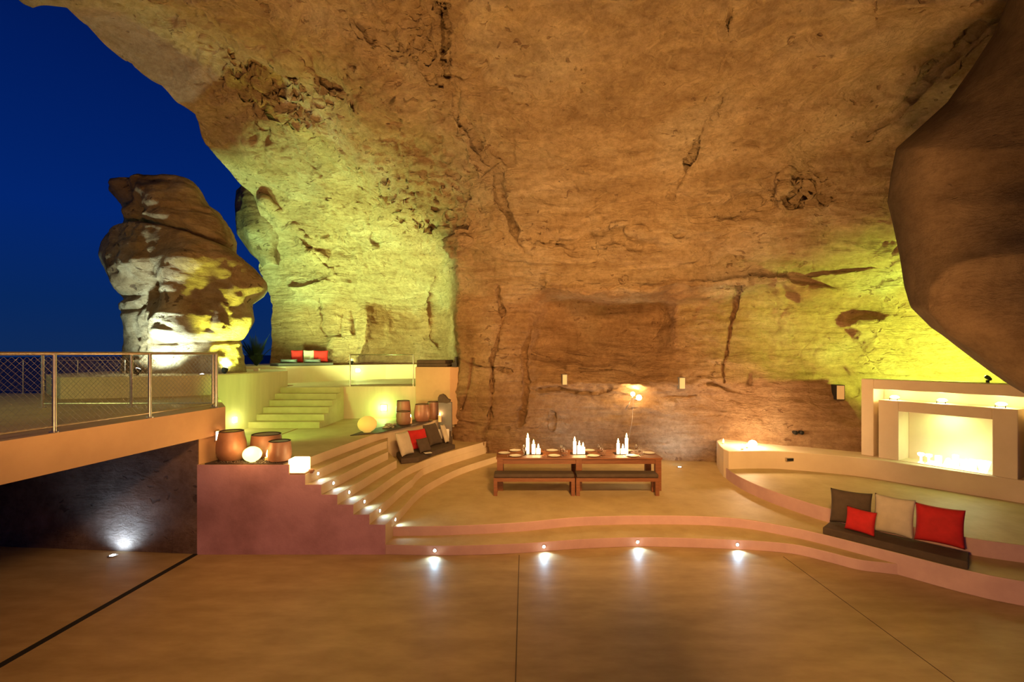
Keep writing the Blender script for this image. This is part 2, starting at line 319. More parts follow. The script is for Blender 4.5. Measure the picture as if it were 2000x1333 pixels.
# hand-placed relief on the face (distance offsets, metres)
rng = np.random.default_rng(5)
def field(step, amp):
    a = rng.normal(size=(nR//step+3, nC//step+3)); a = blur(a, 2)
    yi = np.arange(nR)/step; xi = np.arange(nC)/step; y0 = yi.astype(int); x0 = xi.astype(int); fy = (yi-y0)[:,None]; fx = (xi-x0)[None]
    b = (a[y0][:,x0]*(1-fx)+a[y0][:,x0+1]*fx)*(1-fy)+(a[y0+1][:,x0]*(1-fx)+a[y0+1][:,x0+1]*fx)*fy
    return b*amp
WX = field(16, 26)+field(6, 9)+field(2, 3); WY = field(16, 26)+field(6, 9)+field(2, 3); WD = 1+field(14, 1.6)
def bump_el(cx, cy, rx, ry, d, rot=0, p=2.0):
    global YY
    c, s = math.cos(rot), math.sin(rot)
    X_ = PX+WX-cx; Y_ = PY+WY-cy; x = (X_*c+Y_*s)/rx; y = (-X_*s+Y_*c)/ry
    YY = YY + d*np.exp(-((x*x+y*y)**(p/2)))
def crack(pts, w, d):
    global YY
    best = np.full(PX.shape, 1e9)
    for (x0,y0),(x1,y1) in zip(pts[:-1], pts[1:]):
        vx, vy = x1-x0, y1-y0; L2 = vx*vx+vy*vy; A = PX+WX*.45; B_ = PY+WY*.45
        t = np.clip(((A-x0)*vx+(B_-y0)*vy)/L2, 0, 1)
        best = np.minimum(best, np.hypot(A-x0-t*vx, B_-y0-t*vy))
    YY = YY + d*.8*np.clip(WD, .1, 1.5)*np.exp(-(best/(w*.75))**2)
crack([(1062,560),(1180,570),(1300,562),(1420,556),(1540,548)], 9, -.35)
bump_el(1190, 640, 105, 48, .35, 0, 5)          # dark alcove
bump_el(1160, 705, 95, 12, .35, .08, 3)
bump_el(1010, 470, 34, 60, -.12, -.7, 3)
crack([(515,395),(590,465),(660,530),(705,575),(712,640),(700,700)], 16, -.55)
crack([(560,560),(640,545),(690,560)], 8, -.3)
bump_el(665, 690, 34, 40, -.6, 0, 4)
bump_el(885, 480, 26, 26, -.7, .3, 3)
bump_el(720, 650, 60, 35, -.35, .2, 3)
bump_el(640, 620, 45, 50, .25, 0, 5)
bump_el(1570, 570, 75, 16, -.35, .05, 5)
bump_el(1690, 660, 42, 22, -.25, .1, 4)
bump_el(1640, 740, 60, 16, .10, 0, 3)
bump_el(1210, 470, 70, 13, .45, 0, 3)
bump_el(1090, 475, 40, 16, .4, .3, 3)
bump_el(1420, 405, 75, 18, .25, .02, 2)
bump_el(1530, 380, 22, 40, -.3, .2, 3)
bump_el(740, 460, 8, 22, .35, 0, 4)
bump_el(860, 620, 8, 60, .3, 0, 4)
bump_el(650, 130, 60, 26, .35, .7, 3)
bump_el(520, 160, 60, 22, .35, .6, 3)
bump_el(740, 90, 60, 25, .3, .8, 3)
bump_el(800, 260, 70, 30, .3, .9, 3)
bump_el(600, 250, 80, 22, -.3, .5, 3)
bump_el(1115, 385, 70, 20, .2, .1, 3)
for pts, w, d in [
    ([(1435,30),(1420,90),(1425,150),(1400,210),(1370,260),(1330,350),(1310,390)], 4, .22),
    ([(1960,40),(1880,90),(1800,170),(1740,230),(1690,270)], 9, .25),
    ([(858,0),(866,130),(905,240),(960,350),(1000,440),(1030,520)], 7, .28),
    ([(975,560),(980,640),(965,700),(965,745),(955,800),(950,840)], 3.0, .30),
    ([(900,800),(912,760),(922,700)], 2.5, .2),
    ([(893,690),(888,620),(890,520),(880,470)], 4, .28),
    ([(1060,540),(1046,600),(1030,700),(1025,760),(1010,830)], 4, .25),
    ([(1450,560),(1425,640),(1412,720),(1410,745)], 2.5, .22),
    ([(1050,768),(1060,766),(1180,770),(1240,768)], 3.0, .22),
    ([(1260,776),(1320,764),(1355,770)], 2.6, .2),
    ([(1050,700),(1110,725),(1190,724)], 3.0, .25),
    ([(880,700),(930,712),(1000,728)], 2.5, .18),
    ([(1380,750),(1420,758),(1455,760),(1458,730)], 3.0, .25),
    ([(1160,720),(1240,735)], 2.5, .15),
    ([(626,580),(632,620),(627,640),(636,655),(660,655),(668,620),(668,580)], 2.5, .22),
    ([(690,570),(684,610),(686,650)], 4, .3),
    ([(560,440),(620,490),(690,545),(705,580)], 5, .28),
    ([(880,815),(930,835),(990,838)], 2.2, .15),
    ([(945,838),(943,885)], 2.0, .15),
    ([(1075,810),(1074,835)], 4.0, .2),
    ([(600,500),(690,520),(760,470)], 4, .1),
    ([(1060,455),(1150,470),(1250,440),(1330,455)], 5, .2),
    ([(1480,545),(1600,530),(1740,520)], 4, .2),
  ]: crack(pts, w, d)
pf = np.clip(field(3, 1.0)+field(2, .9)-.25, 0, 1.2)
for cx, cy, rx, ry, dd in ((800,395,95,60,.42),(700,335,90,40,.28),(860,440,40,30,.35),(560,190,120,70,.30),(760,150,120,80,.22),(1100,470,110,22,.35),(1550,380,60,30,.3),(430,640,1,1,0)):
    YY = YY + dd*pf*np.exp(-(((PX-cx)/rx)**2+((PY-cy)/ry)**2))
PX2 = (PX-1000)/F
G = np.stack([PX2*YY, YY, H-(PY-HZ)/F*YY], -1)
# thick back of the arch lip
back = []
for k in (6,5,4,3,2,1):
    b = G[:, :1].copy(); sc = 1+.035*k; rr = b-np.array([0,0,H]); b = rr*sc+np.array([0,0,H]); b[...,0] += .10*k; b[...,2] += .16*k*(G[:, :1,2]>7)
    back.append(b)
# roof that continues behind the camera
front = []
for k in range(14, 0, -1):
    b = G[:1].copy(); b[...,1] -= .75*k; b[...,2] += .25*math.sin(k*.6)+.05*k; front.append(b)
nb = len(back)
Gb = np.concatenate(back+[G], 1)
fr = []
for k in range(14, 0, -1):
    b = Gb[:1].copy(); b[...,1] -= .75*k; b[...,2] += .25*math.sin(k*.6)-.05*k; fr.append(b)
Gb = np.concatenate(fr+[Gb], 0)
def disp_cave(G):
    R, C, _ = G.shape; out = np.zeros((R, C))
    for i in range(R):
        for j in range(C):
            x, y, z = G[i,j]
            upper = min(max((z-4.2)/2.0, 0), 1)
            q = Vector((x*.33, y*.33, z*.42)); a = fbm(q, 1.0, 2.1, 3)
            st = fbm(Vector((x*.5+3, y*.5, z*2.6+.5*x*.35)), .8, 2.1, 4)
            ch = noise.noise(Vector((x*1.7+.7*z, y*1.7, z*2.4)))
            rg = 1-abs(noise.noise(Vector((x*.9+7, y*.9, z*1.3))))*2
            m = noise.noise(Vector((x*.35-4, y*.35, z*.35)))
            c2 = 1-abs(noise.noise(Vector((x*2.6+a, y*2.6, z*3.6))))*2.2; c3 = 1-abs(noise.noise(Vector((x*5.5+3, y*5.5+a, z*7))))*2.2
            chip = (max(c2,0)**2*.085+max(c3,0)**2*.035)*(.45+.9*min(max(m+.35,0),1))*(.45+.55*upper)*(1.7 if x < -1 and z > 6 else 1)
            if j < nb+40: edge = min(max((j-nb)/40, 0), 1); chip *= edge; ch *= .3+.7*edge; st *= .4+.6*edge
            out[i,j] = a*(.10+.24*upper)+st*(.07+.05*upper)+ch*.05*(.5+upper)+(rg**3)*.06*upper*(1 if rg > 0 else 0)-chip
    return out
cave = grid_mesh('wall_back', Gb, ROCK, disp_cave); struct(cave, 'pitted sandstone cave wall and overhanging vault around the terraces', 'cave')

def lump(name, rows, Yc, dr, m, seams=(), amp=.16, fr=1.0, n=150, nose=1.0, sub=150, sq=2.6):
    """closed boulder: left and right outline per row, rounded section of its own depth"""
    ys = [r[0] for r in rows]; y0, y1 = ys[0], ys[-1]
    vs = []; seamarr = []
    for i in range(sub+1):
        py = y0+(y1-y0)*i/sub
        l = np.interp(py, ys, [r[1] for r in rows]); r_ = np.interp(py, ys, [r[2] for r in rows])
        cx = (l+r_)/2; hw = (r_-l)/2
        dd = np.interp(py, ys, [r[3] if len(r) > 3 else 1 for r in rows])*dr
        capk = 1.0
        ring = []
        for k in range(n):
            a = 2*math.pi*k/n; ca, sa = math.cos(a), math.sin(a)
            ex = math.copysign(abs(ca)**(2/sq), ca); ey = math.copysign(abs(sa)**(2/sq), sa)
            px = cx+hw*ex; Yp = Yc+dd*ey
            # keep the outline at the middle distance, let front and back share X and Z from there
            base = D(px, py, Yc); v = Vector((base.x*Yp/Yc, Yp, base.z))   # the long axis of the stack points at the terraces
            ring.append((v, px, py))
        vs.append(ring)
    verts = []; 
    for i, ring in enumerate(vs):
        for k, (v, px, py) in enumerate(ring):
            c = D(np.interp(py, ys, [(r[1]+r[2])/2 for r in rows]), py, Yc)
            d = (v-c); d.z = 0
            if d.length > 1e-6: d.normalize()
            p = v*fr
            q = fbm(Vector((p.x*.8, p.y*.8, p.z*.9)), 1, 2.1, 4)*amp+fbm(Vector((p.x*1.6, p.y*1.6, p.z*2.6+9)), .8, 2.1, 4)*amp*.22
            facet = abs(noise.noise(Vector((p.x*.9+4, p.y*.9, p.z*.7))))*amp*1.2
            for (x0,y0_,x1,y1_,w,dep) in seams:
                t = (px-x0)/(x1-x0+1e-9); yy = y0_+(y1_-y0_)*t; mk = 1/(1+math.exp(-(t+.1)*25))/(1+math.exp((t-1.1)*25))
                q -= mk*dep*math.exp(-((py-yy)/w)**2)
            if d.y < 0 and name == 'rock':      # wedge-shaped nose over a recessed foot
                q += .75*math.exp(-((px-352)/44)**2)*(1/(1+math.exp((py-664)/3)))*(1/(1+math.exp((500-py)/12)))
                q += .25*math.exp(-((px-(270+(py-600)*-.25))/26)**2)*(py < 700)*(py > 560)*-1
            side = abs(d.y)                      # less push at the outline itself
            verts.append(v+d*((q-facet)*(.25+.75*side)+.03))
    R = len(vs); fs = []
    for i in range(R-1):
        for k in range(n):
            k2 = (k+1)%n; fs.append((i*n+k, (i+1)*n+k, (i+1)*n+k2, i*n+k2))
    cT = sum((verts[k] for k in range(n)), Vector())/n; cB = sum((verts[(R-1)*n+k] for k in range(n)), Vector())/n
    verts += [cT+Vector((0,0,.04)), cB]
    for k in range(n):
        k2 = (k+1)%n; fs.append((R*n, k, k2)); fs.append((R*n+1, (R-1)*n+k2, (R-1)*n+k))
    mb = MB(); mb.add(verts, fs); return mb
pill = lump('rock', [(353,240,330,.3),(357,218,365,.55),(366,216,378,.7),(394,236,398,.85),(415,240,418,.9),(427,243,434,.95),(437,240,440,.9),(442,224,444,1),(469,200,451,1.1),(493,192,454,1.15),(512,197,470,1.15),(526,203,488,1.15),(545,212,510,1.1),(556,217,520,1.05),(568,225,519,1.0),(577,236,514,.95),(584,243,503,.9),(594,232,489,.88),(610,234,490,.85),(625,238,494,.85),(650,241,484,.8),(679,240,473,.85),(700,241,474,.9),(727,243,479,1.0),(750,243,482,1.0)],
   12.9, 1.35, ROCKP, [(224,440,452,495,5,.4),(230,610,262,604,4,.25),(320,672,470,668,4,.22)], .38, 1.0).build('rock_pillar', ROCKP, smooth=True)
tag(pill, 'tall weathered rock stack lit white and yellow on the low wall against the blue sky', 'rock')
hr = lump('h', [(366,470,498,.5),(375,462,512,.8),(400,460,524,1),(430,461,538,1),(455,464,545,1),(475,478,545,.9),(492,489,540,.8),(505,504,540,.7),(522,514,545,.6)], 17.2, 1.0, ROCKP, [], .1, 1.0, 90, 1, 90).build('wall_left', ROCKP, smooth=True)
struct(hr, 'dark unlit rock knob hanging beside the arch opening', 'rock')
# big boulder hanging in from the right
BO = [(-260,2080),(-100,2000),(0,1968),(60,1945),(130,1900),(200,1850),(250,1795),(290,1750),(340,1740),(395,1733),(430,1742),(500,1757),(560,1766),(600,1778),(640,1818),(655,1840),(690,1885),(725,1932),(750,1968),(770,2002),(800,2060)]
nr2, nc2 = 220, 160; GB = np.zeros((nr2, nc2+24, 3))
for i in range(nr2):
    py = -260+1060*i/(nr2-1); l = np.interp(py, [a for a,_ in BO], [b for _,b in BO])
    yE = 4.6+2.0*math.sin(math.pi*.75*(py+260)/1060)
    for j in range(24):      # far side, curving out of sight
        t = (24-j)/24; px = l+190*t*t; Y = yE+1.7*math.sin(t*math.pi/2); v = D(px, py, Y); GB[i,j] = v
    for j in range(nc2):
        t = j/(nc2-1); px = l+(2550-l)*t**1.5; Y = yE-(2.6)*math.sqrt(1-(1-min(t*1.1,1))**2)*(.75); v = D(px, py, Y); GB[i,24+j] = v
def disp_b(G):
    out = np.zeros(G.shape[:2])
    for i in range(G.shape[0]):
        for j in range(G.shape[1]):
            x,y,z = G[i,j]; ek = min(abs(j-24)/45, 1)**1.5 if j >= 24 else 0; rd = 1-abs(noise.noise(Vector((x*.5+y*.4+2,y*.3,z*.45+x*.3))))*2.4; out[i,j] = max(rd,0)**2*.16+fbm(Vector((x*.75,y*.75,z*.7)),1,2.1,3)*.14+fbm(Vector((x*1.2,y*1.2+z,z*1.2)),1,2.1,3)*.015; out[i,j] *= ek
    return out
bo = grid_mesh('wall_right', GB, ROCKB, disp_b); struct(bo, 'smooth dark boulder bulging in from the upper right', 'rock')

# ------------------------------------------------------------------ floors, platforms, steps
st = .165; ZP, ZT, ZU, ZC, ZB = .33, 1.485, 2.385, .58, 1.0
fl = MB(); fl.prism([(-16,-8),(16,-8),(16,10),(-16,10)], -.3, 0); struct(fl.build('floor', FLOOR))
def strip(a, b, w, name, m, z=.002, label=None, cat=None):
    a, b = Vector(a), Vector(b); d = (b-a).normalized(); n = Vector((-d.y, d.x, 0))*w/2
    mb = MB(); mb.prism([tuple((a+n)[:2]), tuple((b+n)[:2]), tuple((b-n)[:2]), tuple((a-n)[:2])], z-.002, z+.001); return struct(mb.build(name, m), label, cat)
JOINT = mat('floor_joint', (.12,.08,.045), rough=.8)
strip(P(1014,1085,0), P(1005,1400,0), .012, 'trim_1', JOINT, .002, 'straight joint line across the concrete floor', 'joint')
strip(P(1530,1088,0), P(1880,1345,0), .009, 'trim_2', JOINT, .002, 'diagonal joint line across the concrete floor', 'joint')
DRAIN = mat('drain_slot', (.012,.009,.007), rough=.8)
strip(P(383,1083,0), P(-700,1700,0), .09, 'trim_3', DRAIN, .003, 'dark drain slot in the floor along the bridge edge', 'drain')
def cr(pts, n=10):
    out = []; p = [Vector((*q[:2],0)) for q in pts]
    for i in range(len(p)-1):
        a, b, c, d = p[max(i-1,0)], p[i], p[i+1], p[min(i+2,len(p)-1)]
        for k in range(n):
            t = k/n; out.append(.5*((2*b)+(c-a)*t+(2*a-5*b+4*c-d)*t*t+(3*b-a-3*c+d)*t**3))
    out.append(p[-1]); return [(v.x, v.y) for v in out]
lip = cr([(-2.07,8.35),(-1.0,8.40),(.127,8.56),(1.31,8.85),(2.9,8.92),(4.04,8.78),(4.75,8.36),(5.14,8.0),(5.75,7.28),(6.29,6.66),(6.8,6.30),(8.5,5.4),(10.5,4.9)])
low = cr([(-2.09,7.98),(-1.0,7.94),(.12,8.03),(1.22,8.22),(2.34,8.30),(3.76,8.19),(4.6,8.02),(5.0,7.72),(5.3,7.42),(5.62,7.30),(5.8,7.24)])
def sidef(mi_riser): return lambda a, b: mi_riser
mb = MB(); mb.prism([(-2.07,8.6)]+lip+[(12,16),(-2.07,16)], 0.0, ZP, 1, sidef(1), 0)
struct(mb.build('platform', [TREAD, RISER], bevel=.012), 'raised wavy cement platform under the dining table', 'platform')
mb = MB(); mb.prism(low+[(5.8,9.5),(-2.09,9.5)], 0.0, st, 1, sidef(1), 0)
struct(mb.build('low_step', [TREAD, RISER], bevel=.01), 'low wavy step in front of the platform', 'step')
T = [(-3.68,7.98),(-3.60,8.4),(-3.48,9.12),(-3.30,10.07),(-3.06,11.16),(-2.63,12.18),(-2.1,13.3),(-1.6,14.4)]
B = [(-2.09,7.98),(-2.05,8.38),(-2.0,8.95),(-1.95,9.7),(-1.80,10.5),(-1.3,11.85),(-.46,13.2),(.2,14.2)]
def rcurve(k):       # riser k = 1 (lowest) .. 7 (terrace lip)
    t = (k-1)/6; return cr([(b[0]+(a[0]-b[0])*t, b[1]+(a[1]-b[1])*t) for a, b in zip(T, B)], 10)
def fside(a, b): return 1 if (abs(a[1]-7.98) < .004 and abs(b[1]-7.98) < .004) else 2
close = [(-1.5,15.5),(-5.2,15.5),(-5.2,7.98)]
c7 = rcurve(7); c3 = rcurve(3)
stp = MB()
for k in range(1, 8):
    c = rcurve(k); z1 = ZP+st*k; z0 = z1-st
    if k == 2:
        n = len(c); c = [tuple(Vector(p).lerp(Vector(c3[i]), min(max((i-36)/8, 0), 1)*.96)) for i, p in enumerate(c)]
    if k in (4,5,6):
        i = next(i for i, p in enumerate(c) if p[1] > {4:10.55,5:10.68,6:11.15}[k]); j = next(j for j, p in enumerate(c7) if p[1] > 11.45)
        c = c[:i]+c7[j:]
    poly = c+close
    if k == 1: z0 = 0.0
    stp.prism(poly, z0, z1, 2, fside, 0)
struct(stp.build('amphitheatre_steps', [TREAD, PURP, CREAM]), 'curved cream amphitheatre steps with a stepped mauve end wall', 'steps')
# terrace floor behind, left stone wall below the bridge
tb = MB(); tb.prism([(-5.2,8.0),(-5.2,15.5),(-14,15.5),(-14,8.35),(-9.0,8.33)], 0, 1.47, 0, None, 1)
tb.prism([(-5.2,8.0),(-5.2,8.2),(-9,8.55),(-14,8.6),(-14,8.35),(-9.0,8.33)], 1.47, 1.921, 0)
struct(tb.build('wall_front', [DARKW, TREAD]), 'dark stone wall below the bridge', 'wall')
tt = MB(); tt.prism([(-5.25,8.05),(-5.25,15),(-8.5,15),(-8.5,8.5)], 1.3, ZT); struct(tt.build('terrace_floor', TREAD))
# bridge
br = MB(); dk = [(-6.1,0),(-5.46,5.16),(-5.04,8.5),(-6.7,10.95),(-9.0,11.35),(-14,11.35),(-14,0)]
br.prism(dk, 1.92, ZU, 0, None, 1)
br.prism([(-5.19,8.01),(-5.04,8.5),(-6.7,10.95),(-9,10.95),(-9,8.6),(-5.9,8.35)], 1.47, 1.93, 0)
struct(br.build('bridge', [ORPLAS, TREAD]), 'ochre plastered footbridge deck crossing on the left', 'bridge')
# planter wall
pw = MB(); pc = cr([(-9.25,9.9),(-8.0,10.25),(-6.95,10.8),(-6.55,11.6),(-6.40,12.3),(-6.36,13.7)], 8)
pw.prism(pc+[(-6.7,14.4),(-8.2,15.0),(-11.2,14.2),(-11,11.4)], 1.2, 2.83); struct(pw.build('planter_wall', YPLAS, bevel=.015), 'low board-marked wall carrying the rock stack', 'wall')
# stair up to the upper terrace
ss = MB(); nS = 6; r6 = (ZU-ZT)/nS; td = .285
for k in range(nS):
    ss.box((-6.6, 11.85+td*k, ZT+r6*k-(.02 if k==0 else 0)), (-4.72, 13.62, ZT+r6*(k+1)-.0005*(k==nS-1)))
struct(ss.build('upper_stairs', TREAD), 'short cream stair of six steps to the upper terrace', 'stairs')
ut = MB(); ut.prism([(-6.37,13.56),(-4.72,13.56),(-2.70,13.75),(-1.2,14),(-1.2,21),(-7.6,21),(-7.6,14.3),(-6.37,14.3)], 1.2, ZU)
struct(ut.build('upper_terrace', YPLAS), 'upper terrace with a plain retaining wall', 'terrace')
ub = MB(); ub.prism([(-8.6,14.95),(-7.07,15.1),(-5.66,16.9),(-4.6,17.6),(-3.4,18.0),(-1.2,18.1),(-1.2,21),(-10,21),(-10,15)], 1.5, 2.91)
struct(ub.build('upper_bench', CREAM, bevel=.015), 'long cream masonry bench along the back of the upper terrace', 'bench')
pi = MB(); pi.prism([(-2.74,13.72),(-1.75,13.62),(-1.0,14.2),(-1.0,15.6),(-3.0,15.6)], 1.3, 2.935)
struct(pi.build('plaster_wall', ORPLAS, bevel=.012), 'patchy pink plaster wall end beside the upper terrace', 'wall')
# crescent terrace and bench on the right
curb = cr([(5.42,12.75),(5.20,12.0),(5.08,11.2),(5.06,10.5),(5.16,9.8),(5.32,9.25),(5.58,8.6),(6.05,7.98),(6.73,7.25),(7.32,6.90),(8.6,6.3),(10.5,5.8)])
cs = MB(); cs.prism(curb+[(12,7),(12,13.5),(6,13.5)], .30, ZC, 1, sidef(1), 0)
struct(cs.build('crescent_terrace', [TREAD, RISER], bevel=.01), 'raised crescent terrace in front of the fireplace', 'terrace')
bf = cr([(5.13,11.44),(5.9,11.5),(6.53,11.39),(7.68,10.8),(8.42,9.95),(8.95,9.3),(9.34,8.82),(10.3,7.3)])
bs = MB(); bs.prism([(5.44,12.85),(5.24,12.2),(5.12,11.7)]+bf+[(12,9),(12,13.5),(6,13.5)], .30, ZB)
struct(bs.build('crescent_bench', CREAM, bevel=.015), 'long curved masonry bench running to the fireplace', 'bench')
# sea far below
se = MB(); se.box((-4000,30,-31),(3000,7000,-30)); SEA = mat('night_sea', (.004,.014,.035), rough=.5, bump=.3, bscale=.4); struct(se.build('sea', SEA), 'dark sea at night beyond the terrace', 'sea')

# ------------------------------------------------------------------ fireplace
O = Vector((8.02,11.1,0)); dv = Vector((.5116,-.8595,0)); nv = Vector((-.8595,-.5116,0))   # along, outwards
def fp(s, n_, z): v = O+dv*s+nv*n_; return Vector((v.x, v.y, z))
def fbox(mb, s0, s1, n0, n1, z0, z1, mi=0):
    vs = [fp(s,n_,z) for z in (z0,z1) for (s,n_) in ((s0,n1),(s1,n1),(s1,n0),(s0,n0))]
    mb.add(vs, [(0,3,2,1),(4,5,6,7),(0,1,5,4),(1,2,6,5),(2,3,7,6),(3,0,4,7)], mi)
base = tuple(fp(1.475,0,ZB))
fpr = empty('fireplace', base); tag(fpr, 'wide cream stepped fireplace surround built against the rock on the right', 'fireplace')
o_ = MB(); fbox(o_, 0,.245,-.6,0,ZB,2.74); fbox(o_, 2.70,2.95,-.6,0,ZB,2.74); fbox(o_, .245,2.70,-.6,0,2.52,2.74); fbox(o_, .245,2.70,-.6,-.5,ZB,2.52)
def pb(mb, name, m, root, **kw): return mb.build(name, m, root, loc=tuple(root.location), **kw)
pb(o_, 'outer_frame', CREAM, fpr, bevel=.01)
def sub(mb, name, m, part, root, **kw):      # a piece of a part: one level deeper, same local origin as the thing
    o = mb.build(name, m, loc=tuple(root.location), **kw); o.parent = part; o.location = (0,0,0); return o
i_ = MB(); fbox(i_, .36,.734,-.5,.05,ZB,2.29); fbox(i_, 2.216,2.56,-.5,.05,ZB,2.29); fbox(i_, .734,2.216,-.5,.05,2.066,2.29); fbox(i_, .734,2.216,-.52,-.44,ZB,2.066)
pb(i_, 'inner_surround', CREAM, fpr, bevel=.01)
h_ = MB(); fbox(h_, .734,2.216,-.44,.045,ZB,ZB+.012); pb(h_, 'hearth_slab', CREAM, fpr)
c_ = fp(1.475,-.15,2.02)
la = lamp('AREA', c_, 8, (.62,1,.36), fp(1.475,-.38,1.2), .5)
lamp('POINT', fp(1.9,-.25,1.5), 1, (.8,1,.5), size=.08)
for s, nm in ((.60,'leftmost of the three small lamps in the fireplace niche'),(1.42,'middle one of the three small lamps in the fireplace niche'),(2.30,'rightmost of the three small lamps in the fireplace niche')):
    c = fp(s,-.12,2.29); r = empty('niche_lamp', c); tag(r, 'glowing '+nm, 'lamp', 'small lamps in the fireplace niche')
    g = MB(); a = c+Vector((0,0,.07)); g.lathe([(.0,-.035),(.05,-.03),(.085,0),(.05,.03),(.0,.035)], a, 20); pb(g, 'bulb', E_BULB, r, smooth=True)
    for q in (-.07,.07):
        p = MB(); w = fp(s+q,-.06,2.29); p.tube([w, w+Vector((0,0,.05))], .008, 6); pb(p, 'bracket', DARKM, r)
    lamp('POINT', c+nv*.06+Vector((0,0,.10)), 11, (1,.85,.35), size=.05)
# group of bright candle shapes on the hearth
def hl(s, n_=-.05): return fp(s, n_, ZB+.012)
def cand_thing(name, s, label, fn, cat='candle', n_=-.08):
    c = hl(s, n_); mb = MB(); fn(mb, c); o = mb.build(name, E_CAND, loc=tuple(c), smooth=True); tag(o, label, cat, 'glowing candles and holders in the fireplace'); return o
gob = lambda h: (lambda mb, c: mb.lathe([(.05,0),(.045,.01),(.02,.03),(.018,h*.65),(.055,h*.8),(.06,h),(.045,h+.01)], c, 20))
cyl = lambda r, h: (lambda mb, c: mb.lathe([(r,0),(r,h),(r*.6,h+.005),(r*.55,h-.01),(.01,h-.012)], c, 20))
cone = lambda r, h: (lambda mb, c: mb.lathe([(r,0),(r*.35,h),(r*.2,h+.01)], c, 20))
flare = lambda r, h: (lambda mb, c: mb.lathe([(r*.45,0),(r,h),(r*.9,h+.003),(r*.85,h-.01)], c, 20))
cand_thing('candle_holder', 1.08, 'slim glowing stemmed candle holder leftmost in the fireplace', gob(.20), 'candle holder')
cand_thing('candle_holder', 1.20, 'second glowing stemmed candle holder from the left in the fireplace', gob(.19), 'candle holder', -.12)
cand_thing('pillar_candle', 1.27, 'short wide glowing candle left of the tall straight one in the fireplace', cyl(.05,.07))
cand_thing('pillar_candle', 1.37, 'tall straight glowing candle left of the cone in the fireplace', cyl(.055,.20))
cand_thing('cone_candle', 1.53, 'broad glowing cone candle in the middle of the fireplace', cone(.10,.17))
cand_thing('pillar_candle', 1.60, 'tall glowing candle standing behind the cone candle', cyl(.05,.24), 'candle', -.22)
cand_thing('candle_holder', 1.70, 'glowing stemmed holder right of the cone candle', gob(.16), 'candle holder', -.2)
cand_thing('cone_candle', 1.80, 'narrow glowing cone candle in the right half of the fireplace', cone(.07,.20))
cand_thing('pillar_candle', 1.90, 'tall glowing candle between the narrow cone and the flared bowl', cyl(.055,.22))
cand_thing('flared_candle', 2.06, 'wide flared glowing candle bowl rightmost in the fireplace', flare(.11,.22))
lamp('POINT', fp(1.6, .0, ZB+.3), 4, (1,.95,.5), size=.1)

# ------------------------------------------------------------------ fixed lights
def floodlight(loc, target, label, m, energy, color, angle=75, r=.07):
    e_ = empty('floodlight', loc); tag(e_, label, 'floodlight'); d = (Vector(target)-Vector(loc)).normalized()
    Q = Matrix.Translation(Vector(loc)+Vector((0,0,.10))) @ d.to_track_quat('Z','Y').to_matrix().to_4x4()
    a = MB(); a.lathe([(r*.7,-.08),(r,-.02),(r,.03)], M=Q, n=20); hs = pb(a, 'housing', DARKM, e_, smooth=True)
    b = MB(); b.lathe([(r*.9,.031),(r*.9,.036)], M=Q, n=20); sub(b, 'lens', m, hs, e_)
    s_ = MB(); s_.box((loc[0]-.02,loc[1]-.02,loc[2]),(loc[0]+.02,loc[1]+.02,loc[2]+.05)); pb(s_, 'foot', DARKM, e_)
    lamp('SPOT', Q @ Vector((0,0,.09)), energy, color, Vector(loc)+d*5, .06, angle, .5)
floodlight((-8.45,10.9,2.83), (-8.6,12.4,4.9), 'white floodlight at the left foot of the rock stack', E_FLOODW, 560, (.70,1,.90), 120)
floodlight((-6.98,11.75,2.83), (-7.0,12.9,4.9), 'yellow floodlight at the right foot of the rock stack', E_FLOODY, 560, (.80,1,.12), 120)
floodlight(tuple(fp(2.0,-.53,2.74)), (9.9,11.6,3.6), 'yellow floodlight on top of the fireplace aimed at the rock', E_FLOODY, 1100, (.62,1,.13), 140, .04)
floodlight((-5.75,17.35,2.91), (-6.2,19.0,6.0), 'small spotlight on the upper bench right of the red cushions', E_FLOODY, 60, GREENISH, 90, .05)
lamp('SPOT', (-7.3,14.2,2.95), 2000, GREENISH, (-6.0,16.5,7.6), .12, 130, .8)
lamp('SPOT', (-5.0,13.9,2.6), 1200, (.72,1,.34), (-4.0,16.8,5.6), .12, 130, .8)
lamp('SPOT', (-5.5,9.2,2.6), 220, (.50,1,.18), (-5.0,12.8,2.2), .12, 110, .8)
def square_light(c, n, label, sz=.13, en=14, col=(.88,1,.35), m=None):
    n = Vector(n).normalized(); e_ = empty('wall_light', c); tag(e_, label, 'wall light')
    Q = Matrix.Translation(c) @ n.to_track_quat('Z','Y').to_matrix().to_4x4()
    b = MB(); b.box((-sz/2-.012,-sz/2-.012,-.03),(sz/2+.012,sz/2+.012,.008),Q); fm = pb(b, 'frame', STEEL, e_)
    g = MB(); g.box((-sz/2,-sz/2,.0),(sz/2,sz/2,.014),Q); sub(g, 'diffuser', m or E_CUBE, fm, e_)
    lamp('POINT', Vector(c)+n*.14, en, col, size=.06)
square_light((-6.60,11.48,1.74), (.9,-.42,0), 'square glowing wall light low on the board-marked wall', .13, 5)
square_light((-3.62,13.645,1.78), (.09,-1,0), 'square glowing wall light on the retaining wall beside the stair', .15, 15, (.46,1,.22))
square_light((-5.44,17.02,2.72), (.5,-.8,0), 'square glowing wall light behind the glass balustrade', .13, 5, (.6,1,.32))
lamp('POINT', (-6.6,14.6,3.5), 14, (.62,1,.36), size=.12)  # added green fill for the upper bench wall, no fixture there
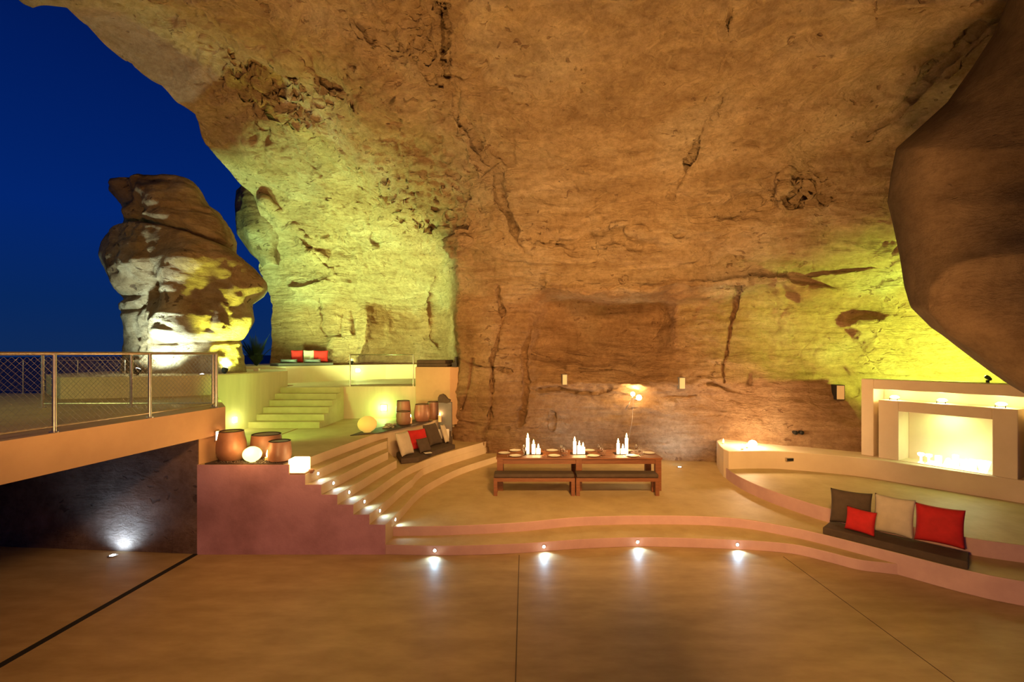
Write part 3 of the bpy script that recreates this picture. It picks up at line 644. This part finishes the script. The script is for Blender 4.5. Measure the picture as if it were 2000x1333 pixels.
# niche candle light in the bridge pier
e_ = empty('niche_light', (-5.06,8.28,1.82)); tag(e_, 'small warm light glowing on the plaster pier left of the pots', 'wall light')
g = MB(); g.box((-5.07,8.25,1.84),(-5.03,8.33,1.98)); pb(g, 'lens', E_WARMB, e_); g = MB(); g.box((-5.08,8.235,1.82),(-5.045,8.345,2.00)); pb(g, 'frame', STEEL, e_)
lamp('POINT', (-4.95,8.22,1.9), 4, WARM, size=.04)
# step LEDs
def led(c, n, label, group, en=6):
    n = Vector(n).normalized(); e_ = empty('step_light', c); tag(e_, label, 'step light', group)
    Q = Matrix.Translation(c) @ n.to_track_quat('Z','Y').to_matrix().to_4x4()
    b = MB(); b.lathe([(.034,-.01),(.034,.006),(.026,.008)], M=Q, n=20); bz = pb(b, 'bezel', STEEL, e_)
    g = MB(); g.lathe([(.024,.006),(.02,.012),(.0,.014)], M=Q, n=20); sub(g, 'lens', E_ICE, bz, e_, smooth=True)
    lamp('SPOT', Vector(c)+n*.03, en, ICE, Vector(c)+n*.34+Vector((0,0,-.16)), .02, 125, .9)
def nearest(curve, px, py, z):
    best = None
    for i in range(len(curve)-1):
        for t in (0,.25,.5,.75):
            p = Vector(curve[i]).lerp(Vector(curve[i+1]), t); q = 1000+p.x/p.y*F
            if best is None or abs(q-px) < best[0]: 
                d = Vector(curve[i+1])-Vector(curve[i]); best = (abs(q-px), p, Vector((d.y,-d.x)).normalized())
    return best[1], best[2]
names = ['leftmost','second from the left','third from the left','rightmost']
for i, px in enumerate((851,1061,1246,1441)):
    p, n = nearest(low, px, 0, 0); led((p.x,p.y,.085), (n.x,n.y,0), 'bright white light in the lowest wavy step, '+names[i], 'lights in the wavy step', 9)
tn = ['topmost','second from the top','third from the top','fourth from the top','fifth from the top','lowest']
for i in range(6):
    k = 6-i; c = rcurve(k); p, n = nearest(c[:22], 620+30.2*i, 0, 0); z = ZP+st*k-.07
    led((p.x+n.x*.004, p.y+n.y*.004, z), (n.x,n.y,0), 'small white riser light on the curved steps, '+tn[i], 'lights in the curved steps', 4)
def ground_light(c, label, tgt, en):
    e_ = empty('ground_light', c); tag(e_, label, 'ground light')
    a = MB(); a.lathe([(.07,0),(.07,.012),(.055,.016)], c, 24); bz = pb(a, 'bezel', STEEL, e_); b = MB(); b.lathe([(.05,.014),(.0,.026)], c, 24); sub(b, 'lens', E_ICE, bz, e_)
    lamp('SPOT', Vector(c)+Vector((0,0,.05)), en, ICE, tgt, .03, 150, 1)
c = P(222,1086,0); ground_light((c.x,c.y-.02,0), 'white ground light in front of the dark wall under the bridge', (c.x+.05,c.y+.5,.75), 38)
c = P(1325,912,ZP); ground_light((c.x,c.y-.1,ZP), 'white ground light on the platform behind the table', (c.x+.05,c.y+.7,ZP+1.2), 60)
c = Vector((1.74,12.75,ZP)); ground_light(tuple(c), 'white ground light on the platform hidden behind the table', (c.x,c.y+.6,ZP+1.0), 40)
ground_light((-7.15,11.15,2.83), 'tiny white ground light on the low wall between the floodlights', (-7.2,12.2,3.8), 6)

# ------------------------------------------------------------------ railings
def railing(name, pts, label, hgt=.94, rad=.024, mesh=True, extra=True):
    pts = [Vector(p) for p in pts]; e_ = empty(name, pts[0]); tag(e_, label, 'railing')
    for p in pts:
        m = MB(); m.tube([p, p+Vector((0,0,hgt))], rad, 12); m.lathe([(.05,0),(.05,.012)], p, 16); pb(m, 'post', STEEL, e_, smooth=True)
    m = MB(); m.tube([p+Vector((0,0,hgt)) for p in pts], rad*.9, 12); pb(m, 'top_rail', STEEL, e_, smooth=True)
    m = MB(); m.tube([p+Vector((0,0,.07)) for p in pts], rad*.5, 8); pb(m, 'bottom_rail', STEEL, e_, smooth=True)
    if mesh:
        m = MB(); h = hgt-.09-.03; sp_ = .075
        for a, b in zip(pts[:-1], pts[1:]):
            L = (b-a).length; d = (b-a)/L; nn = int((L+h)/sp_)
            for sgn in (1,-1):
                for i in range(-int(h/sp_)-1, int(L/sp_)+2):
                    s0 = i*sp_; s1 = s0+h; z0, z1 = 0, h
                    x0, x1 = s0, s1
                    if x0 < 0: z0 = -x0; x0 = 0
                    if x1 > L: z1 = h-(x1-L); x1 = L
                    if x0 >= L or x1 <= 0 or z1 <= z0: continue
                    if sgn < 0: za, zb = h-z0, h-z1
                    else: za, zb = z0, z1
                    m.tube([a+d*x0+Vector((0,0,.08+za)), a+d*x1+Vector((0,0,.08+zb))], .0019, 3)
        o = pb(m, 'wire_mesh', WIRE, e_)
    return e_
def brp(Y): return (-5.46+.126*(Y-5.16)-.06, Y, ZU)
railing('bridge_railing', [brp(2.5), brp(4.2), brp(5.75), brp(7.05), brp(8.36)], 'steel railing with wire mesh along the bridge edge')
railing('deck_railing', [(-8.1,8.34,ZU),(-6.60,8.38,ZU),(-5.22,8.44,ZU)], 'steel railing with wire mesh crossing the deck behind the bridge railing')
railing('far_railing', [(-14,11.2,ZU),(-12.9,11.2,ZU),(-11.35,11.22,ZU),(-10.1,11.24,ZU),(-9.05,11.3,ZU)], 'low railing by the sea at the far side of the deck', .78, .012)
# glass balustrade
e_ = empty('glass_balustrade', (-4.55,13.62,ZU)); tag(e_, 'clear glass balustrade with slim steel frame on the upper terrace', 'balustrade')
a0 = Vector((-4.57,13.64,ZU)); a1 = Vector((-2.82,13.80,ZU))
for p in (a0,a1): m = MB(); m.tube([p,p+Vector((0,0,.90))], .018, 10); pb(m, 'post', STEEL, e_, smooth=True)
for z, nm in ((.90,'top_rail'),(.04,'bottom_rail')): m = MB(); m.tube([a0+Vector((0,0,z)),a1+Vector((0,0,z))], .014, 8); pb(m, nm, STEEL, e_, smooth=True)
m = MB(); d = (a1-a0).normalized(); n = Vector((-d.y,d.x,0))*.005; m.prism([tuple((a0+d*.03+n)[:2]),tuple((a1-d*.03+n)[:2]),tuple((a1-d*.03-n)[:2]),tuple((a0+d*.03-n)[:2])], ZU+.06, ZU+.88); pb(m, 'glass_pane', GLASS, e_)

# ------------------------------------------------------------------ cushions
def pillow(bl, br, h, tilt, m, label, name='cushion', th=.16, group=None, skew=0):
    bl, br = Vector(bl), Vector(br); d = br-bl; w = d.length; d.normalize(); c = (bl+br)/2
    back = Vector((-d.y, d.x, 0)); upv = (Vector((0,0,1))*math.cos(tilt)+back*math.sin(tilt)).normalized(); nn = d.cross(upv).normalized()
    n_ = 22; vs = []; fs = []
    for side in (1,-1):
        for i in range(n_+1):
            for j in range(n_+1):
                u_ = -1+2*i/n_; v_ = -1+2*j/n_
                pin = 1-.07*(1-v_*v_); pin2 = 1-.07*(1-u_*u_)
                x = u_*w/2*pin; y = v_*h/2*pin2
                e1 = max(0,(1-u_**4)*(1-v_**4)); t = th/2*e1**.55
                t += .006*noise.noise(Vector((u_*3+w*9, v_*3, side)))*e1
                vs.append(c+d*(x+skew*v_*h/2)+upv*(h/2+y)+nn*(t*side)+nn*th*.4)
    q = (n_+1)**2
    for i in range(n_):
        for j in range(n_):
            a = i*(n_+1)+j; b = a+n_+1; fs.append((a,b,b+1,a+1)); fs.append((q+a,q+a+1,q+b+1,q+b))
    mb = MB(); mb.add(vs, fs); 
    o = mb.build(name, m, loc=tuple(c), smooth=True)
    w_ = o.modifiers.new('weld','WELD'); w_.merge_threshold = .0005
    return tag(o, label, 'cushion', group)
def mattress(poly, z0, z1, label, name='bench_mattress', m=None):
    mb = MB(); mb.prism(poly, z0, z1); o = mb.build(name, m or BROWN, loc=(poly[0][0],poly[0][1],z0), bevel=.02); o.modifiers['bevel'].segments = 3
    return tag(o, label, 'mattress')
fr_ = [Vector(p) for p in lip if 5.1 <= p[0] <= 6.31]
def off(v, k):
    i = fr_.index(v); a, b = fr_[max(i-1,0)], fr_[min(i+1,len(fr_)-1)]; d = (b-a).normalized(); return v+Vector((-d.y,d.x))*k
mattress([tuple(v) for v in fr_]+[tuple(off(v,.46)) for v in fr_][::-1], ZP, ZP+.12, 'long dark brown curved mattress on the platform edge at the right')
zc = ZP+.12
pillow(P(1621,1019,zc), P(1704,1034,zc), .56, .28, BROWN, 'large dark brown cushion at the left end of the right-hand row')
pillow(P(1705,1037,zc), P(1786,1056,zc), .60, .28, BEIGE, 'large natural linen cushion between a brown and a red one on the right')
pillow(P(1786,1054,zc), P(1886,1075,zc), .56, .28, REDC, 'large red cushion at the right end of the right-hand row')
pillow(P(1652,1033,zc), P(1711,1050,zc), .37, .22, REDD, 'small red cushion leaning on the big brown cushion', th=.12)
zs = ZP+3*st
mattress([(-2.50,10.88),(-2.14,11.05),(-1.95,11.65),(-1.48,12.62),(-2.0,12.95),(-2.45,12.35),(-2.78,11.62)], zs, zs+.12, 'dark brown mattress on the seat cut into the curved steps')
z2 = zs+.12
pillow((-2.55,11.0,z2), (-2.36,11.41,z2), .56, .36, BEIGE, 'large natural linen cushion at the left end of the step seat')
pillow((-2.47,11.75,z2), (-2.10,12.15,z2), .50, .45, REDC, 'red cushion wedged behind the small brown one on the step seat')
pillow((-2.20,11.44,z2), (-1.98,11.75,z2), .35, .45, BROWN, 'small brown cushion in front of the red one on the step seat', th=.1)
pillow((-2.12,12.22,z2), (-1.86,12.66,z2), .58, .45, BROWN, 'large brown cushion right of the red one on the step seat')
pillow((-1.78,12.74,z2), (-1.70,12.9,z2), .50, .35, BEIGE, 'narrow linen cushion beside the tall grey slab', th=.09)
bk = MB(); Q = Matrix.Translation((-1.99,11.43,z2)) @ Matrix.Rotation(.5,4,'Z'); bk.box((-.09,-.06,0),(.09,.06,.02),Q); bk.box((-.085,-.055,.02),(.085,.06,.03),Q,1)
tag(bk.build('book', [DARKM,PLATE], loc=(-1.99,11.43,z2)), 'small white booklet lying on the step seat mattress', 'book')
# upper bench cushions
mattress([tuple(P(545,717,2.91)[:2]) if False else (-7.35,15.22),(-6.10,16.5),(-6.45,17.15),(-7.9,15.75)], 2.91, 3.0, 'flat grey mattress on the upper masonry bench', m=GREYP)
def up(px, Y): return Vector(((px-1000)/F*Y, Y, 3.0))
pillow(up(568,16.35), up(592,16.5), .43, .2, REDC, 'left one of the two red cushions on the upper bench', th=.12)
pillow(up(592,16.55), up(615,16.7), .43, .2, BEIGE, 'pale cushion between the two red ones on the upper bench', th=.12)
pillow(up(612,16.65), up(641,16.8), .42, .2, REDC, 'right one of the two red cushions on the upper bench', th=.12)
for px, Y, lb in ((566,15.9,'left grey bolster lying on the upper bench mattress'),(612,16.3,'right grey bolster lying on the upper bench mattress')):
    c = up(px,Y); pillow(c-Vector((.28,.02,0)), c+Vector((.28,.02,0)), .12, .1, GREYP, lb, 'bolster', .2)
mattress([(-2.72,13.78),(-1.84,13.72),(-1.70,14.4),(-2.72,14.4)], 2.937, 3.03, 'lower one of two dark mattresses stacked on the plaster wall')
mattress([(-2.72,13.80),(-1.90,13.74),(-1.75,14.4),(-2.72,14.4)], 3.03, 3.13, 'upper one of two dark mattresses stacked on the plaster wall')
e_ = MB(); e_.box((-1.70,13.66,2.937),(-1.56,13.92,3.06)); e_.box((-1.62,13.66,3.06),(-1.57,13.92,3.22))
tag(e_.build('chair', DARKM, loc=(-1.7,13.8,2.937)), 'small dark folded seat beside the stacked mattresses', 'seat')

# ------------------------------------------------------------------ pots, globes, candles
def pot(c, rb, rm, rt, h, label, wall=.02):
    e_ = empty('clay_pot', c); tag(e_, label, 'pot', 'glazed clay pots')
    m = MB(); m.lathe([(rb*.9,0),(rb,.012),(rm*.985,h*.28),(rm,h*.42),(rm*.97,h*.62),(rt*1.03,h*.95),(rt,h)], c, 48); pb(m, 'body', CLAY, e_, smooth=True)
    m = MB(); m.lathe([(rt,h-.002),(rt+.004,h+.006),(rt-.012,h+.012),(rt-.03,h+.004),(rt-.034,h*.55),(rb*.6,.03),(.001,.028)], c, 48); pb(m, 'rim', CLAYD, e_, smooth=True)
    return e_
zt = ZT+.018
sl = MB(); sl.prism([(-5.08,7.99),(-5.02,8.42),(-4.2,8.62),(-3.72,8.42),(-3.78,7.99)], ZT, zt); tag(sl.build('slate_tray', SLATE, loc=(-4.4,8.2,ZT)), 'dark slate bed on the ledge under the three big pots', 'tray')
pot((-4.80,8.27,zt), .185, .235, .19, .49, 'tallest bulging clay pot beside the orange pier')
pot((-4.40,8.66,ZT), .23, .265, .24, .39, 'wide clay pot standing behind the glowing globe')
pot((-3.95,8.22,zt), .175, .192, .172, .33, 'short clay pot nearest to the glowing box lamp')
def globe(c, r, m, label, en, col=(1,.85,.3)):
    g = MB(); pr = [(r*math.sin(a)*1.06, r*.9-r*.9*math.cos(a)) for a in [math.pi*i/20 for i in range(1,20)]]; g.lathe([(.4*r,0)]+pr[2:-2]+[(.3*r,1.8*r*.99)], c, 40)
    o = g.build('globe_lamp', m, loc=tuple(c), smooth=True); tag(o, label, 'globe lamp')
    if en: lamp('POINT', (c[0], c[1]-r*1.5, c[2]+r*1.9) if en < 30 else (c[0]-.12, c[1]+.02, c[2]+.38), en, col, size=r*.8)
globe((-4.37,8.13,zt), .14, E_GLOBE, 'bright yellow round lamp between the clay pots on the ledge', 11, (1,.50,.14))
globe((-3.34,11.15,ZT+.02), .205, E_GLOBED, 'dim yellow round lamp alone near the terrace edge', 0)
s2 = MB(); s2.prism([(-3.6,10.75),(-3.05,11.05),(-2.45,12.3),(-2.15,13.1),(-2.7,13.3),(-3.1,12.3),(-3.5,11.4)], ZT, ZT+.015); tag(s2.build('slate_tray', SLATE, loc=(-3.2,11.5,ZT)), 'long dark slate strip along the terrace lip under the small pots', 'tray')
FL = []
def candle(c, r, h, label, lit=True, en=2.0, group=None, fl=1.0, m=None):
    e_ = empty('candle', c); tag(e_, label, 'candle', group)
    w = MB(); w.lathe([(r,0),(r,h),(r*.85,h+.002),(r*.6,h-.008),(.001,h-.01)], c, 20); wx = pb(w, 'wax', m or WAX, e_, smooth=True)
    t = MB(); t.tube([Vector(c)+Vector((0,0,h-.01)), Vector(c)+Vector((0,0,h+.015))], .002, 5); sub(t, 'wick', DARKM, wx, e_)
    if lit:
        f_ = MB(); k = fl; f_.lathe([(.001,0),(.011*k,.012*k),(.013*k,.025*k),(.008*k,.045*k),(.001,.07*k)], (c[0],c[1],c[2]+h+.008), 12); pb(f_, 'flame', E_FLAME, e_, smooth=True)
        lamp('POINT', (c[0],c[1],c[2]+h+.05), en, (1,.55,.2), size=.03)
    return e_
candle((-4.15,8.20,zt), .04, .06, 'tea light glowing between the globe and the short pot', en=3, fl=1.6)
pot((-2.92,12.98,ZT), .17, .20, .17, .56, 'tall clay pot standing behind another on the terrace lip')
pot((-2.78,12.38,ZT+.015), .16, .185, .175, .33, 'small clay pot in front of the tall one on the terrace lip')
pot((-2.42,13.0,ZT+.015), .18, .215, .18, .45, 'round clay pot right of the little candle on the terrace lip')
pot((-2.20,13.50,ZT), .15, .17, .15, .48, 'clay pot half hidden beside the plaster wall')
candle((-2.63,12.55,ZT+.015), .035, .16, 'slim glowing candle between the small clay pots', en=3)
candle((-1.93,12.93,ZT), .045, .17, 'tall thick candle at the end of the terrace lip by the grey slab', en=2)
tag(MB().lathe([(.10,0),(.11,.02),(.09,.03)], (-2.0,13.0,ZT-.0), 20).build('candle_dish', CLAYD, loc=(-2.0,13,ZT)), 'dark dish at the end of the terrace lip', 'dish') if False else None
peb = MB()
for i in range(120):
    x = random.uniform(-3.15,-2.9); y = random.uniform(11.75,12.2); r = random.uniform(.014,.028)
    peb.lathe([(.001,0),(r,r*.5),(r*.7,r*1.2),(.001,r*1.5)], (x,y,ZT+.012+random.random()*.07*max(0,1-abs(y-12)*5)), 7)
tag(peb.build('pebbles', mat('pebbles', (.5,.45,.32), (.2,.15,.1), .7, 9), loc=(-3,12,ZT), smooth=True), 'little heap of pebbles and twigs left of the small pots', 'pebbles', kind='stuff')
peb = MB()
for i in range(220):
    x = random.uniform(-4.95,-3.85); y = random.uniform(8.02,8.3); r = random.uniform(.008,.017)
    peb.lathe([(.001,0),(r,r*.5),(r*.7,r*1.1),(.001,r*1.4)], (x,y,zt), 7)
tag(peb.build('gravel', SLATE, loc=(-4.4,8.1,zt), smooth=True), 'loose dark gravel on the slate ledge around the pots', 'gravel', kind='stuff')
# box lamp
e_ = empty('box_lamp', (-3.57,8.13,ZP+6*st)); tag(e_, 'glowing box lantern at the top corner of the mauve wall', 'lamp')
b = MB(); b.box((-3.71,8.0,ZP+6*st+.02),(-3.43,8.24,ZP+6*st+.25)); pb(b, 'shade', E_BOX, e_, bevel=.02)
b = MB(); b.box((-3.72,7.99,ZP+6*st),(-3.42,8.25,ZP+6*st+.02)); pb(b, 'base', CLAY, e_)
lamp('POINT', (-3.3,8.0,1.65), 6, (1,.7,.3), size=.1)
tag(MB().lathe([(.03,0),(.05,.03),(.045,.06),(.02,.07)], (-3.36,8.1,ZP+6*st-.165+.165), 16).build('clay_cup', CLAY, loc=(-3.36,8.1,1.32), smooth=True), 'tiny clay cup at the right foot of the box lantern', 'cup')
# tall slab
e_ = empty('slab_sculpture', (-1.78,13.1,zs)); tag(e_, 'tall grey slab with a dark curved cap at the end of the step seat', 'sculpture')
b = MB(); b.box((-1.98,13.0,zs+.40),(-1.62,13.12,zs+1.18)); pb(b, 'body', GREYP, e_, bevel=.01)
b = MB(); pr = [(-1.99,0),(-1.99,.14),(-1.95,.21),(-1.87,.23),(-1.80,.19),(-1.73,.10),(-1.66,.07),(-1.67,.02),(-1.75,-.02),(-1.85,.0)]
z0 = zs+1.17; b.add([(x,y,z0+z) for y in (12.98,13.14) for x,z in pr], [tuple(range(10)),tuple(range(19,9,-1))]+[(i,10+i,10+(i+1)%10,(i+1)%10) for i in range(10)]); pb(b, 'cap', BROWN, e_)
b = MB(); b.box((-1.98,13.0,zs),(-1.62,13.12,zs+.24)); b.box((-1.96,13.03,zs+.22),(-1.64,13.10,zs+.42)); pb(b, 'base', BROWN, e_)
for x in (-1.92,-1.74): b = MB(); b.box((x-.06,12.99,zs+.20),(x+.05,13.02,zs+.46)); pb(b, 'white_panel', PLATE, e_)

# ------------------------------------------------------------------ table and benches
zp = ZP; tx0, tx1, ty0, ty1, tz = -.345, 3.27, 10.5, 11.42, ZP+.72
e_ = empty('dining_table', ((tx0+tx1)/2,(ty0+ty1)/2,zp)); tag(e_, 'long teak dining table set with plates and candles on the platform', 'table')
b = MB()
for i in range(6):
    y = ty0+(ty1-ty0)*i/6; b.box((tx0,y+.003,tz-.035),(tx1,y+(ty1-ty0)/6-.003,tz))
pb(b, 'tabletop', WOOD, e_, bevel=.004)
b = MB(); b.box((tx0+.05,ty0+.04,tz-.14),(tx1-.05,ty0+.07,tz-.035)); b.box((tx0+.05,ty1-.07,tz-.14),(tx1-.05,ty1-.04,tz-.035)); b.box((tx0+.04,ty0+.05,tz-.14),(tx0+.07,ty1-.05,tz-.035)); b.box((tx1-.07,ty0+.05,tz-.14),(tx1-.04,ty1-.05,tz-.035)); pb(b, 'apron', WOOD, e_)
for x in (tx0+.02, (tx0+tx1)/2-.07, tx1-.15):
    for y in (ty0+.01, ty1-.14):
        b = MB(); b.box((x,y,zp),(x+.13,y+.12,tz-.035)); pb(b, 'leg', WOOD, e_, bevel=.005)
def bench(x0, x1, y0, y1, label):
    e_ = empty('bench', ((x0+x1)/2,(y0+y1)/2,zp)); tag(e_, label, 'bench', 'teak benches in front of the table')
    b = MB(); b.box((x0+.01,y0+.01,zp+.375),(x1-.01,y1-.01,zp+.455)); o = pb(b, 'seat_pad', BROWN, e_, bevel=.025)
    b = MB(); b.box((x0,y0,zp+.30),(x1,y0+.04,zp+.372)); b.box((x0,y1-.04,zp+.30),(x1,y1,zp+.372))
    for i in range(4): b.box((x0,y0+.045+i*.075,zp+.345),(x1,y0+.11+i*.075,zp+.372))
    pb(b, 'frame', WOOD, e_, bevel=.003)
    for x in (x0,x1-.08):
        for y in (y0,y1-.07): b = MB(); b.box((x,y,zp),(x+.08,y+.07,zp+.30)); pb(b, 'leg', WOOD, e_, bevel=.004)
bench(-.387,1.322,10.13,10.48,'teak bench with brown pad in front of the left half of the table')
bench(1.345,3.09,10.13,10.48,'teak bench with brown pad in front of the right half of the table')
# settings: plate, glass, cutlery
side_w = {0:'front',1:'back'}
ordn = ['leftmost','second from the left','third from the left','fourth from the left']
for r_, yy in ((0,ty0+.17),(1,ty1-.17)):
    for i in range(4):
        x = tx0+.42+i*.86; c = (x,yy,tz)
        m = MB(); m.lathe([(.07,0),(.125,.014),(.135,.020),(.12,.018),(.07,.008),(.001,.008)], c, 28); o = m.build('plate', PLATE, loc=c, smooth=True)
        tag(o, 'white dinner plate, %s along the %s edge of the table' % (ordn[i], side_w[r_]), 'plate', 'dinner plates on the table')
        for s_, gn in ((.20,'wine'),(.27,'water')):
            gc = (x+s_, yy+(.12 if r_==0 else -.12), tz); hh = .17 if gn=='wine' else .11
            m = MB()
            if gn == 'wine': m.lathe([(.032,0),(.03,.003),(.004,.008),(.004,.07),(.025,.085),(.034,.115),(.028,hh),(.0265,hh),(.032,.115),(.022,.088),(.001,.078)], gc, 18)
            else: m.lathe([(.026,0),(.03,hh),(.0285,hh),(.0245,.006),(.001,.006)], gc, 18)
            o = m.build(gn+'_glass', GLASS, loc=gc, smooth=True)
            tag(o, 'clear %s glass beside the %s %s-edge plate' % (gn, ordn[i], side_w[r_]), 'glass', 'glasses on the table')
        for s_, nm in ((-.17,'fork'),(.165,'knife')):
            m = MB(); m.box((x+s_-.006,yy-.09,tz),(x+s_+.006,yy+.02,tz+.003)); m.box((x+s_-.011,yy+.02,tz),(x+s_+.011,yy+.09,tz+.003))
            o = m.build(nm, STEEL, loc=(x+s_,yy,tz)); tag(o, 'steel %s beside the %s %s-edge plate' % (nm, ordn[i], side_w[r_]), nm, nm+'s on the table')
for x, sd in ((tx0+.17,'left'),(tx1-.17,'right')):
    c = (x,(ty0+ty1)/2,tz); m = MB(); m.lathe([(.07,0),(.125,.014),(.135,.020),(.12,.018),(.07,.008),(.001,.008)], c, 28)
    tag(m.build('plate', PLATE, loc=c, smooth=True), 'white dinner plate at the %s head of the table' % sd, 'plate', 'dinner plates on the table')
EC = emit('lit_candle_wax', (1,.80,.38), 6.0)
def cluster(px, spec, where):
    x = (px-1000)/F*10.95; tr = MB(); tr.box((x-.2,10.83,tz),(x+.2,11.07,tz+.012)); tag(tr.build('candle_tray', GLASS, loc=(x,10.95,tz)), 'glass tray holding the %s candle cluster on the table' % where, 'tray')
    for j, (dx, h, r, w) in enumerate(spec):
        candle((x+dx, 10.95-.03*(j%2), tz+.012), r, h, '%s candle of the %s cluster on the table' % (w, where), en=5, group='candles on the table', fl=1.5, m=EC)
cluster(1042, [(-.13,.34,.035,'tall'),(.0,.20,.04,'medium'),(.11,.10,.05,'short')], 'left')
cluster(1131, [(-.10,.26,.035,'tall'),(-.0,.17,.045,'medium'),(.09,.13,.045,'short')], 'middle')
cluster(1216, [(-.10,.22,.035,'medium'),(.0,.10,.05,'short'),(.09,.34,.035,'tall')], 'right')

# ------------------------------------------------------------------ things on the back wall
def wp(px, py, off=0):      # a point just in front of the rock face
    j = int(np.argmin(np.abs(rowpy-py))); i = int(np.argmin(np.abs(PX[j]-px))); return D(px, py, YY[j,i]-off)
c = wp(1238,775,.28); e_ = empty('wall_lamp', c); tag(e_, 'branching metal wall lamp with two bright bulbs above the table', 'lamp')
b = MB(); b.tube([D(1222,800,c.y), D(1228,790,c.y), D(1234,778,c.y), D(1236,772,c.y)], .012, 8); b.tube([D(1234,780,c.y), D(1244,780,c.y), D(1248,777,c.y)], .01, 8); b.tube([D(1236,776,c.y), D(1236,776,c.y+.45)], .01, 8)
b.tube([D(1237,780,c.y), D(1235,820,c.y+.02), D(1226,868,c.y+.02)], .005, 6)
pb(b, 'branch', STEEL, e_, smooth=True)
for px,py,r in ((1236,770,.06),(1248,777,.075)):
    q = D(px,py,c.y); b = MB(); b.lathe([(r*math.sin(a), -r*math.cos(a)) for a in [math.pi*k/10 for k in range(1,10)]], q, 16); pb(b, 'bulb', E_WARMB, e_, smooth=True)
lamp('POINT', D(1240,768,c.y-.05)+Vector((0,0,.08)), 30, (1,.68,.3), size=.06)
def speaker(px, py, w, h, label):
    c = wp(px,py,.10); e_ = empty('wall_speaker', c); tag(e_, label, 'speaker'); s = c.y/F
    rz = Matrix.Translation(c) @ Matrix.Rotation(-.25 if px > 1500 else 0, 4, 'Z')
    b = MB(); b.box((-w*s/2,-.02,-h*s/2),(w*s/2,.3,h*s/2),rz); cs_ = pb(b, 'case', DARKM if px>1600 else GREYP, e_)
    b = MB(); b.box((-w*s/2+.015,-.03,-h*s/2+.015),(w*s/2-.015,-.015,h*s/2-.015),rz); sub(b, 'grille', CREAM, cs_, e_)
speaker(1332,749,12,23,'small pale rectangular wall speaker above the right end of the table')
speaker(1641,767,15,29,'pale wall speaker with dark frame left of the fireplace')
speaker(1103,742,10,21,'faint pale rectangular wall panel above the left half of the table')
for px, w in ((1555,'left'),(1567,'right')):
    c = wp(px,846,.03); m = MB(); m.lathe([(.045,-.12),(.05,0),(.03,.012)], M=Matrix.Translation(c) @ Matrix.Rotation(math.pi/2,4,'X'), n=14)
    tag(m.build('wall_socket', DARKM, loc=tuple(c)), '%s one of two small round dark sockets low on the rock wall' % w, 'socket')
m = MB(); m.box((6.45,11.355,.78),(6.63,11.45,.86)); m.box((6.47,11.345,.795),(6.61,11.36,.845),mi=1); tag(m.build('vent', [STEEL,DARKM], loc=(6.54,11.37,.82)), 'small metal vent grille in the curved bench front', 'vent')
# candles on the crescent bench
globe((5.95,11.95,ZB), .095, E_BULB, 'bright white globe lamp on the left end of the curved bench', 75, (1,.66,.38))
candle((5.40,12.35,ZB), .03, .03, 'tea light at the far tip of the curved bench', en=3, fl=1.4)
candle((5.55,11.65,ZB), .03, .03, 'tea light near the front corner of the curved bench', en=3, fl=1.4)
candle((5.76,11.85,ZB), .028, .03, 'tea light right beside the globe on the curved bench', en=2, fl=1)

# ------------------------------------------------------------------ palms in the gap
def palm(c, n, hgt, label):
    m = MB()
    for i in range(n):
        a = random.uniform(0, 2*math.pi); lean = random.uniform(.1, .6); L = hgt*random.uniform(.7, 1.1)
        dirv = Vector((math.cos(a)*lean, math.sin(a)*lean, 1)).normalized(); pts = []
        for k in range(8):
            t = k/7; pts.append(Vector(c)+dirv*(L*t)+Vector((0,0,-L*.35*lean*t*t))+Vector((math.cos(a),math.sin(a),0))*L*.25*lean*t*t)
        m.tube(pts, [.02*(1-k/7.5) for k in range(8)], 5)
        side = Vector((-math.sin(a), math.cos(a), 0))
        for k in range(3, 30):
            t = k/30; p = Vector(c)+dirv*(L*t)+Vector((0,0,-L*.35*lean*t*t))+Vector((math.cos(a),math.sin(a),0))*L*.25*lean*t*t
            for s_ in (-1,1):
                l = .24*math.sin(math.pi*min(t+.12,1)); q = p+side*s_*l*.6+dirv*l*.9-Vector((0,0,l*.1)); w = dirv*.014
                m.add([p-w,p+w,q], [(0,1,2)])
    o = m.build('palm', LEAF, loc=tuple(c)); tag(o, label, 'palm')
palm((-8.75,16.5,2.9), 18, 1.25, 'dark palm clump left, in the gap between rock stack and cave')
palm((-8.45,16.0,2.9), 14, .5, 'low dark palm clump right, beside the cave wall')
tag(MB().box((-7.12,13.3,2.83),(-6.98,13.4,2.90)).build('small_lantern', PLATE, loc=(-7.05,13.35,2.83), bevel=.01), 'small pale object lying on the right end of the low wall', 'lantern')
